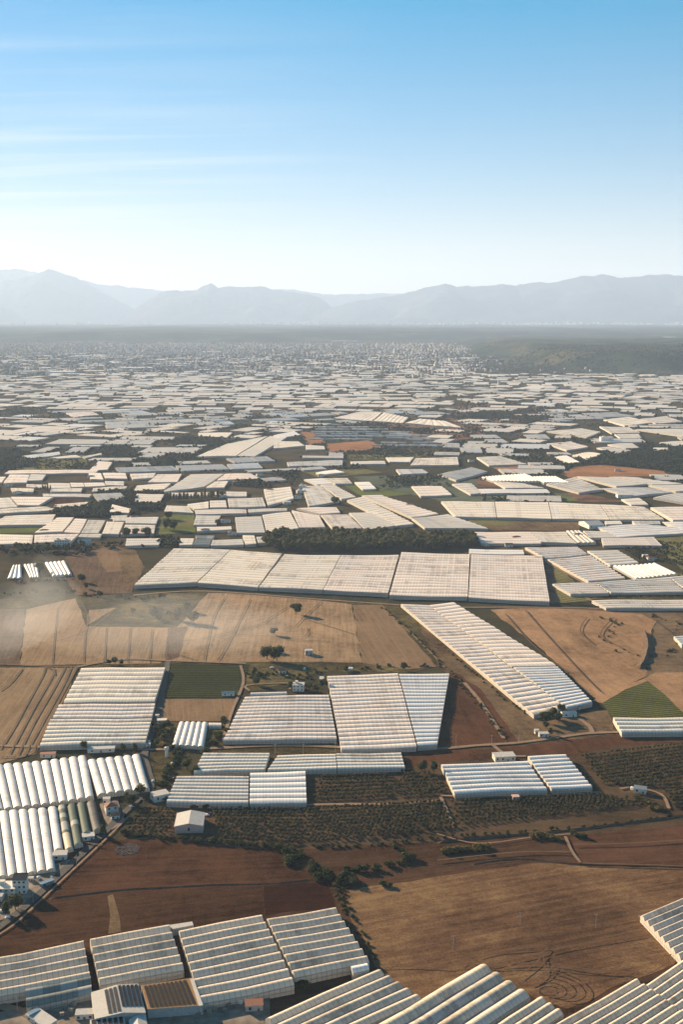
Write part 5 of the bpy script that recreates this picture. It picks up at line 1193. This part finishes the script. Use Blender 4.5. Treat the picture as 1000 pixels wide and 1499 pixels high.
house(786, 1074, 3.5, 3.5, 3.5, .05, 'tiny yellowish hut left of the roadside hut', wm='plaster', wins=1)
house(842, 1038, 9, 5, 3, .1, 'dark roofed shed against the end of the diagonal strip', 'flat', 'plaster', 'slate')
house(278, 1210, 22, 20, 5.5, .04, 'big metal shed with a pale gabled roof standing in the orchard', 'gable', 'plaster_pink', 'sheet', cat='shed', name='metal_shed', wins=2, rh=2.0, over=.2).rotation_euler[2] = 1.62
house(234, 1170, 12, 9, 5, .5, 'flat roofed white house where the road bends', floors=1, wins=2)
house(163, 1190, 9, 8, 6.5, .35, 'tiled two storey house beside the brown netted tunnel', 'hip', 'plaster', 'terracotta', 2, wins=2, rh=1.8)
house(168, 1198, 6, 5, 3.2, .35, 'low white annex in front of the tiled house', 'gable', 'plaster_white', 'terracotta', rh=1.2)
house(156, 1178, 5, 4, 5.2, .1, 'small round looking pale hut behind the tiled house', 'flat', 'plaster')
house(129, 1228, 8, 6, 3, .3, 'pale shed in front of the dark netted tunnels', 'flat', 'plaster', 'sheet')
house(88, 1256, 9, 7, 3.6, .1, 'brown roofed hut at the ends of the white tunnels', 'flat', 'plaster', 'concrete')
house(30, 1306, 8.5, 6, 9.5, 0.02, 'three storey white house with a dark sloping roof', 'shed', 'plaster_white', 'slate', 3, wins=3, rh=2.0)
house(8, 1307, 14, 10, 5.2, .02, 'long low cream house joined to the white house with the dark roof', 'flat', 'plaster', 'plaster', 2, wins=4)
house(-3, 1318, 6, 6, 4, .02, 'pale lean-to at the left edge in the shade of the cream house', 'flat', 'plaster', 'concrete')
house(68, 1296, 9, 3, 2.6, .75, 'blue green container in the yard beside the road', 'flat', 'bluepaint', 'bluepaint', cat='container', name='container')
house(45, 1290, 3, 2.4, 2.6, 0, 'small white kiosk right of the white house', 'flat')
house(215, 1094, 5, 4, 3, 0, 'white hut at the near corner of the big cream greenhouse', wm='plaster')
house(148, 1100, 22, 6, 3.2, .12, 'pale flat shed behind the long tunnel row', 'flat', 'plaster', 'sheet', wins=3)
house(70, 1108, 12, 5, 3.2, .12, 'brown shed behind the left part of the long tunnel row', 'flat', 'plaster', 'terracotta')
house(237, 1058, 8, 5, 3, .1, 'small cream building beside the road behind the garden trees', 'flat', 'plaster', 'plaster')
house(230, 1052, 3, 3, 3.5, .1, 'tiny white hut beside the road at the big cream greenhouse', 'flat')
house(124, 1490, 9, 5, 3.4, .1, 'small white flat roofed hut left of the solar roofs', 'flat', wins=3)
r_ = house(60, 1498, 17, 7, 3.2, -.72, 'long white sheet roof with a blue end beside the lower left track', 'shed', 'plaster_white', 'sheet', cat='shed', name='shed', wins=3, rh=.7)
b = MB(); b.box(-8.2, -5, -3.2, 3.2, 3.95, 4.05); link('blue_panel', b.me('blue_panel', M['bluepaint']), r_)
house(372, 1478, 9, 5, 4, .12, 'shed with a rusty red roof in the green gap at the lower edge', 'shed', 'concrete', 'terracotta', cat='shed', name='shed', rh=.6)
house(866, 771, 27, 40, 6.5, .25, 'gabled white hall in front of the great middle band on the right', 'gable', 'plaster_white', 'sheet', cat='hall', name='hall', wins=3, rh=4)
house(745, 800, 12, 8, 4, 0, 'white house behind the rightmost block of the great band', 'gable', rm='terracotta'); house(712, 799, 7, 7, 4, 0, 'pale hut behind the great band near the grove', wm='plaster')
house(86, 800, 12, 10, 11, 0, 'left of the twin white blocks above the small white tunnels', wins=3, floors=3); house(97, 800, 11, 10, 11, 0, 'right of the twin white blocks above the small white tunnels', wins=3, floors=3)
house(123, 797, 20, 14, 5, .2, 'grey white hall right of the twin white blocks', 'gable', rm='sheet', rh=3)
house(443, 716, 14, 12, 8, 0, 'white farm block among the roofs behind the grove, far one', floors=2); house(440, 722, 16, 10, 6, .2, 'white farm block among the roofs behind the grove, near one', floors=2); house(420, 738, 14, 10, 5, .2, 'pale house left of the dusty block behind the grove'); house(436, 730, 12, 9, 6, 0, 'pale house beside the near farm block behind the grove', rm='terracotta', roof='hip')
house(914, 728, 28, 18, 6, 0, 'white hall at the far edge of the brown scrub on the right', rm='sheet'); house(888, 647, 34, 22, 14, 0, 'white block beside the dark wood on the right', floors=3)
house(943, 800, 8, 5, 3, 0, 'white hut at the edge of the green orchard on the right'); house(955, 820, 14, 8, 4, 0, 'red roofed farm building on the right beyond the bright white greenhouse', 'hip', 'plaster', 'terracotta'); house(945, 816, 8, 6, 4, 0, 'pale hut left of the red roofed farm building', wm='plaster')
house(170, 762, 22, 5, 3, 0, 'bluish shed before the small cream greenhouse at the green field', 'flat', 'bluepaint', 'sheet')
house(325, 728, 16, 8, 5, 0, 'white house at the end of the tall dark hedge', rm='sheet'); house(330, 765, 16, 10, 5, 0, 'pale house between the small green plots and the roofs', rm='terracotta', roof='hip')
# scattered small buildings further out
for i, (px, py) in enumerate([(26, 723), (133, 700), (12, 712), (196, 760), (345, 708), (380, 697), (395, 720), (408, 702), (470, 698), (600, 742), (756, 790), (846, 786), (738, 668), (820, 652), (786, 684), (905, 690), (690, 676), (64, 780), (300, 779), (340, 783)]):
    house(px, py, 14, 9, 5, rt.uniform(-.3, .3), 'tiny pale farmhouse %s' % ['on the left between two broken rows of roofs', 'at the end of the hedge below the dry yellow field', 'beside the windbreak near the left edge', 'below the dark trees left of the centre', 'just right of the cream roof left of the centre', 'behind the pink roof left of the centre',
          'in the tree gap left of the farm blocks', 'above the farm blocks behind the grove', 'beside the low roofs past the green field', 'in the notch beside the wedge of diagonal strips', 'behind the dark bayed roof right of the grove', 'among the narrow twin roofs on the right', 'above the striped roof right of the centre', 'among the stepped roofs on the right', 'on the near side of the stepped roofs right of the centre', 'beside the orange field on the right', 'left of the grey ridged roof beyond the orange field', 'below the bright green field at the left', 'between the two small green plots and the great band', 'in the row of sheds left of the grove'][i], 'hip', 'plaster_white', 'terracotta')

# solar roofs at the lower left
def roofbuild(pts, h, label, mat_roof, panels, ridge_=None, name='packing_hall', cat='hall', wallm='concrete'):
    """pts: roof corners in the photo (far-left, far-right, near-right, near-left); panels: (s0, s1, t0, t1, columns)."""
    c = [P(x, y, h) for x, y in pts]; base = sum(c, Vector()) / 4; base.z = 0; root = thing(name, label, cat, base)
    g = [p - base for p in c]; b = MB()
    for i in range(4):
        p, q_ = g[i], g[(i + 1) % 4]; b.poly([(p.x, p.y, -.1), (q_.x, q_.y, -.1), (q_.x, q_.y, h), (p.x, p.y, h)])
    link('wall', b.me('wall', M[wallm]), root)
    def at2(s, t, up=0.0):
        p = g[0].lerp(g[1], s).lerp(g[3].lerp(g[2], s), t); z = h + up
        if ridge_: z += ridge_[1] * (1 - abs(s - ridge_[0]) / (ridge_[0] if s < ridge_[0] else 1 - ridge_[0]))
        return (p.x, p.y, z)
    b = MB(); st = [0, ridge_[0], 1] if ridge_ else [0, 1]
    for i in range(len(st) - 1): b.poly([at2(st[i], -.01, .02), at2(st[i + 1], -.01, .02), at2(st[i + 1], 1.01, .02), at2(st[i], 1.01, .02)])
    if ridge_:
        for t in (0, 1): b.poly([at2(0, t), at2(ridge_[0], t), at2(1, t)])
    link('roof', b.me('roof', M[mat_roof]), root)
    W_ = (g[1] - g[0]).length; D_ = (g[3] - g[0]).length
    for s0, s1, t0, t1, n in panels:
        for k in range(n):
            a = s0 + (s1 - s0) * (k + .14) / n; e = s0 + (s1 - s0) * (k + .82) / n; m_ = max(3, int(D_ * (t1 - t0) / 1.7)); b = MB()
            for j in range(m_):
                u0, u1 = t0 + (t1 - t0) * (j + .06) / m_, t0 + (t1 - t0) * (j + .94) / m_
                q4 = [at2(a, u0, .15), at2(e, u0, .45), at2(e, u1, .45), at2(a, u1, .15)]; b.poly(q4); b.poly([(x, y_, z - .08) for x, y_, z in q4][::-1])
                b.poly([q4[1], (q4[1][0], q4[1][1], q4[1][2] - .4), (q4[2][0], q4[2][1], q4[2][2] - .4), q4[2]], 1)
            link('solar_panel_row', b.me('solar_panel_row', [M['panel'], M['metal']]), root)
    return root
roofbuild([(133, 1453), (202, 1440), (213, 1482), (139, 1491)], 6.5, 'packing hall with eight columns of solar panels on a pale pitched roof', 'sheet', [(.26, .53, .06, .95, 3), (.55, .99, .03, .80, 5)], (.54, 1.6))
roofbuild([(206, 1443), (279, 1432), (296, 1471), (216, 1477)], 6.0, 'packing hall with a rusty roof and ten columns of solar panels', 'rust', [(.04, .90, .04, .95, 10)], None)
roofbuild([(278, 1433), (283, 1432), (297, 1471), (291, 1472)], 6.2, 'striped tan sheet roof between the rusty packing hall and the nine bay greenhouse', 'sheet', [], None, 'lean_to', 'roof')
roofbuild([(244, 1473), (277, 1469), (279, 1476), (246, 1481)], 3.8, 'low pale canopy with dark openings in front of the rusty packing hall', 'sheet', [], None, 'canopy', 'canopy')
roofbuild([(131, 1493), (181, 1486), (184, 1504), (134, 1512)], 5.5, 'small dark solar roof at the lower edge in front of the packing halls', 'sheet', [(.02, .98, .04, .96, 6)], None)
roofbuild([(188, 1493), (213, 1484), (217, 1512), (190, 1514)], 5.0, 'pale gabled roof at the lower edge right of the small solar roof', 'sheet', [], (.5, 1.2))
roofbuild([(248, 1354), (281, 1349), (283, 1354), (252, 1360)], 4.6, 'flat cream roof in the notch between the two near greenhouses', 'sheet', [], None, 'lean_to', 'roof')
# tall white silo by the junction
p = P(244, 1108); root = thing('water_tower', 'tall white water tower by the track junction', 'water tower', (p.x, p.y, 0))
b = MB(); b.cyl(0, 0, -.1, 6.0, 1.2, 1.1, 12); link('column', b.me('column', M['plaster_white']), root)
b = MB(); b.cyl(0, 0, 6.0, 8.2, 1.9, 1.9, 12); b.cyl(0, 0, 8.2, 8.8, 1.9, .3, 12); link('tank', b.me('tank', M['plaster_white']), root)
# utility poles
PP = [(48, 1322, 'in the yard below the white house, beside the road'), (112, 1270, 'beside the road above the brown field'), (181, 1202, 'at the road end of the orchard'), (210, 1186, 'where the road bends'), (403, 1104, 'before the farmhouse greenhouse, left one'), (444, 1104, 'before the farmhouse greenhouse, middle one'), (491, 1102, 'before the farmhouse greenhouse, right one'),
      (668, 1093, 'beside the dirt road near the wedge greenhouse'), (720, 1092, 'beside the dirt road at the red strip'), (760, 1086, 'beside the dirt road left of the huts'), (873, 1358, 'in the bare brown field, right one'), (664, 1390, 'in the bare brown field, left one'), (762, 1355, 'in the bare brown field, middle one'),
      (25, 1482, 'beside the lower left track'), (256, 958, 'at the far side of the dark green crop'), (690, 1160, 'before the white greenhouse by the orchard')]
for px, py, l in PP:
    p = P(px, py); root = thing('utility_pole', 'thin utility pole ' + l, 'pole', (p.x, p.y, 0), None, rt.uniform(0, 3)); hh = 9.0 if py > 1100 else 10
    b = MB(); b.tube((0, 0, -.2), (0, 0, hh), .16, .11, 6); link('pole', b.me('pole', M['metal']), root)
    b = MB(); b.box(-1.1, 1.1, -.07, .07, hh - .7, hh - .55); link('crossarm', b.me('crossarm', M['metal']), root)
    for s in (-1, 0, 1): b = MB(); b.cyl(s * .9, 0, hh - .55, hh - .3, .06, .04, 5); link('insulator', b.me('insulator', M['plaster_white']), root)
# grey rubble heap at the corner of the dark field
V = []; Fc = []; q = random.Random(12); c0 = P(186, 1244)
for i in range(420):
    a = q.uniform(0, 6.28); r = math.sqrt(q.random()); x, y_, s_ = 8.5 * r * math.cos(a), 9 * r * math.sin(a), q.uniform(.15, .5); b = MB(); b.box(-s_, s_, -s_, s_ * q.uniform(.4, 1), -.1, s_ * q.uniform(.5, 1.1), 0, a * 3, (x, y_)); n0 = len(V); V += b.v; Fc += [tuple(n0 + k for k in f) for f in b.f]
tag(link('rubble', mesh('rubble', V, Fc, plain('grey_stone', (.085, .07, .07), .9, .5, 1.0)), None, c0), 'patch of grey stones spread at the upper left of the dark field', 'stones', kind='stuff')
# crates and tanks in the yards
cr = MB(); [cr.box(i * 1.3 - .6, i * 1.3 + .6, j * 1.2 - .5, j * 1.2 + .5, k * .8 + .01 * k, k * .8 + .78, 0) for i in range(3) for j in range(2) for k in range(3 - i)]
crm = cr.me('crate_stack', plain('crate_plastic', (.30, .26, .20), .7, .3, 2.0, rnd=.5))
for k, (px, py) in enumerate([(98, 1478), (104, 1482), (110, 1472), (92, 1488), (84, 1484), (300, 1478), (308, 1484), (316, 1479), (292, 1488), (330, 1482), (262, 1486), (336, 1474)]):
    p = P(px, py); o = link('crate_stack', crm, None, p, rt.uniform(0, 3)); lf = px < 200
    tag(o, 'stepped stack of crates in the yard %s of the solar roofs' % ('left' if lf else 'right'), 'crates', 'crate stacks in the yard %s of the solar roofs' % ('left' if lf else 'right'))
tk = MB(); tk.cyl(0, 0, -.05, 2.2, 1.3, 1.3, 12); tk.cyl(0, 0, 2.2, 2.6, 1.3, .3, 12); tkm = tk.me('water_tank', M['plaster_white'])
for px, py, l in [(56, 1288, 'beside the kiosk in the yard of the white house'), (140, 1218, 'between the netted tunnels and the road'), (224, 1146, 'behind the flat roofed house at the bend'), (252, 1120, 'at the track junction near the water tower'), (420, 992, 'in the farmhouse garden'), (446, 980, 'behind the farmhouse'), (318, 1112, 'beside the ridged greenhouse'), (816, 1046, 'beside the low white shed at the strips'), (926, 1156, 'left of the small white hut in the right orchards'), (352, 1470, 'in the green gap at the lower edge'), (218, 1088, 'at the corner of the big cream greenhouse')]:
    tag(link('water_tank', tkm, None, P(px, py)), 'small round white water tank ' + l, 'water tank')
# parked vehicles
def car(px, py, rot, label, mat='carwhite', van=False):
    p = P(px, py); root = thing('van' if van else 'parked_car', label, 'van' if van else 'car', (p.x, p.y, 0), None, rot); L, w, h = (5.2, 1.95, 2.0) if van else (4.4, 1.8, 1.42); q_ = .78 if van else .55
    b = MB(); b.box(-L / 2, L / 2, -w / 2, w / 2, .35, h * q_ * .95)
    x0, x1 = (-L / 2 + .1, L / 2 - 1.1) if van else (-L * .36, L * .22); z0 = h * q_ * .95 + .002
    b.poly([(x0, -w / 2 + .05, z0), (x1 + .4, -w / 2 + .05, z0), (x1, -w / 2 + .2, h), (x0 + .25, -w / 2 + .2, h)]); b.poly([(x0, w / 2 - .05, z0), (x1 + .4, w / 2 - .05, z0), (x1, w / 2 - .2, h), (x0 + .25, w / 2 - .2, h)][::-1]); b.poly([(x0 + .25, -w / 2 + .2, h), (x1, -w / 2 + .2, h), (x1, w / 2 - .2, h), (x0 + .25, w / 2 - .2, h)])
    link('body', b.me('body', M[mat]), root)
    b = MB(); b.poly([(x1 + .42, -w / 2 + .1, z0), (x1 + .42, w / 2 - .1, z0), (x1 + .02, w / 2 - .22, h - .03), (x1 + .02, -w / 2 + .22, h - .03)]); link('windscreen', b.me('windscreen', M['glass']), root)
    for sx in (-1, 1):
        for sy in (-1, 1): b = MB(); b.tube((sx * L * .32, sy * (w / 2 - .2), .33), (sx * L * .32, sy * (w / 2 + .02), .33), .33, .33, 10); b.poly([(sx * L * .32 + .33 * math.cos(a * .628), sy * (w / 2 + .02), .33 + .33 * math.sin(a * .628)) for a in range(10)]); link('wheel', b.me('wheel', M['rubber']), root)
car(302, 1194, .3, 'white car parked right of the big metal shed'); car(308, 1192, 1.2, 'dark car parked right of the white car at the big shed', 'cardark'); car(5, 1336, .1, 'white van at the left edge in the yard', 'carwhite', True); car(12, 1344, .1, 'white car below the van at the left edge')
car(192, 1182, .6, 'small white car by the tiled house at the road'); car(243, 1124, .2, 'dark car beside the track junction', 'cardark'); car(428, 1004, .4, 'white car left of the farmhouse'); car(398, 978, .2, 'white car in the farmhouse garden by the big trees'); car(250, 1140, .8, 'white car on the waste ground by the road')

# ------------------------------------------------------------------ air and smoke
b = MB(); b.box(-GX - 800, GX + 800, GY0 - 600, GY1 + 800, -30.0, 2060.0)
hz = NT('haze_air'); pv = hz.n('ShaderNodeVolumePrincipled'); pv.inputs['Color'].default_value = (.55, .73, 1.0, 1); pv.inputs['Density'].default_value = 3.1e-5; pv.inputs['Anisotropy'].default_value = .13
hz.l(pv.outputs[0], hz.out.inputs['Volume'])
tag(link('haze', b.me('haze', hz.m)), 'pale blue haze lying over the whole plain', 'haze', kind='stuff')
sm = NT('smoke_air'); pv = sm.n('ShaderNodeVolumePrincipled'); pv.inputs['Color'].default_value = (.82, .91, 1.0, 1); pv.inputs['Density'].default_value = .0005; pv.inputs['Anisotropy'].default_value = .5
sm.l(pv.outputs[0], sm.out.inputs['Volume'])
V = []; Fc = []; q = random.Random(4)
def puff(name, c, r, h):
    V = []; Fc = []; n = 14; rows_ = 9
    for i in range(1, rows_):
        a = math.pi * i / rows_
        for j in range(n):
            t = 2 * math.pi * j / n; k = 1 + .28 * mnoise.noise(Vector((math.cos(t) * 1.3 + c[0], math.sin(t) * 1.3, a)))
            V.append((r[0] * k * math.sin(a) * math.cos(t), r[1] * k * math.sin(a) * math.sin(t), h * math.cos(a) * k))
    V += [(0, 0, h), (0, 0, -h)]; e = len(V)
    for i in range(rows_ - 2):
        for j in range(n): j2 = (j + 1) % n; Fc.append((i * n + j, (i + 1) * n + j, (i + 1) * n + j2, i * n + j2))
    for j in range(n): j2 = (j + 1) % n; Fc.append((e - 2, j, j2)); Fc.append((e - 1, (rows_ - 2) * n + j2, (rows_ - 2) * n + j))
    return mesh(name, V, Fc, sm.m, smooth=True), c
for i, (px, py, z, rx, ry, h) in enumerate([(-10, 925, 26, 60, 90, 26), (30, 900, 30, 62, 90, 30), (62, 880, 32, 44, 70, 32), (66, 852, 40, 26, 44, 38), (190, 912, 30, 130, 95, 28), (275, 912, 27, 115, 85, 25), (345, 925, 20, 90, 70, 18)]):
    p = P(px, py, z); me, c = puff('smoke', (i * 3.1, 0), (rx, ry), h); o = link('smoke', me, None, p)
    tag(o, ['thin smoke drifting over the dark field at the left edge', 'densest smoke low over the left fields', 'smoke rising near the small white tunnels', 'highest wisp of smoke in front of the small white tunnels', 'thin smoke around the clump of trees in the tan field', 'thin smoke among the trees right of the clump', 'faint end of the smoke right of the trees'][i], 'smoke', kind='stuff')
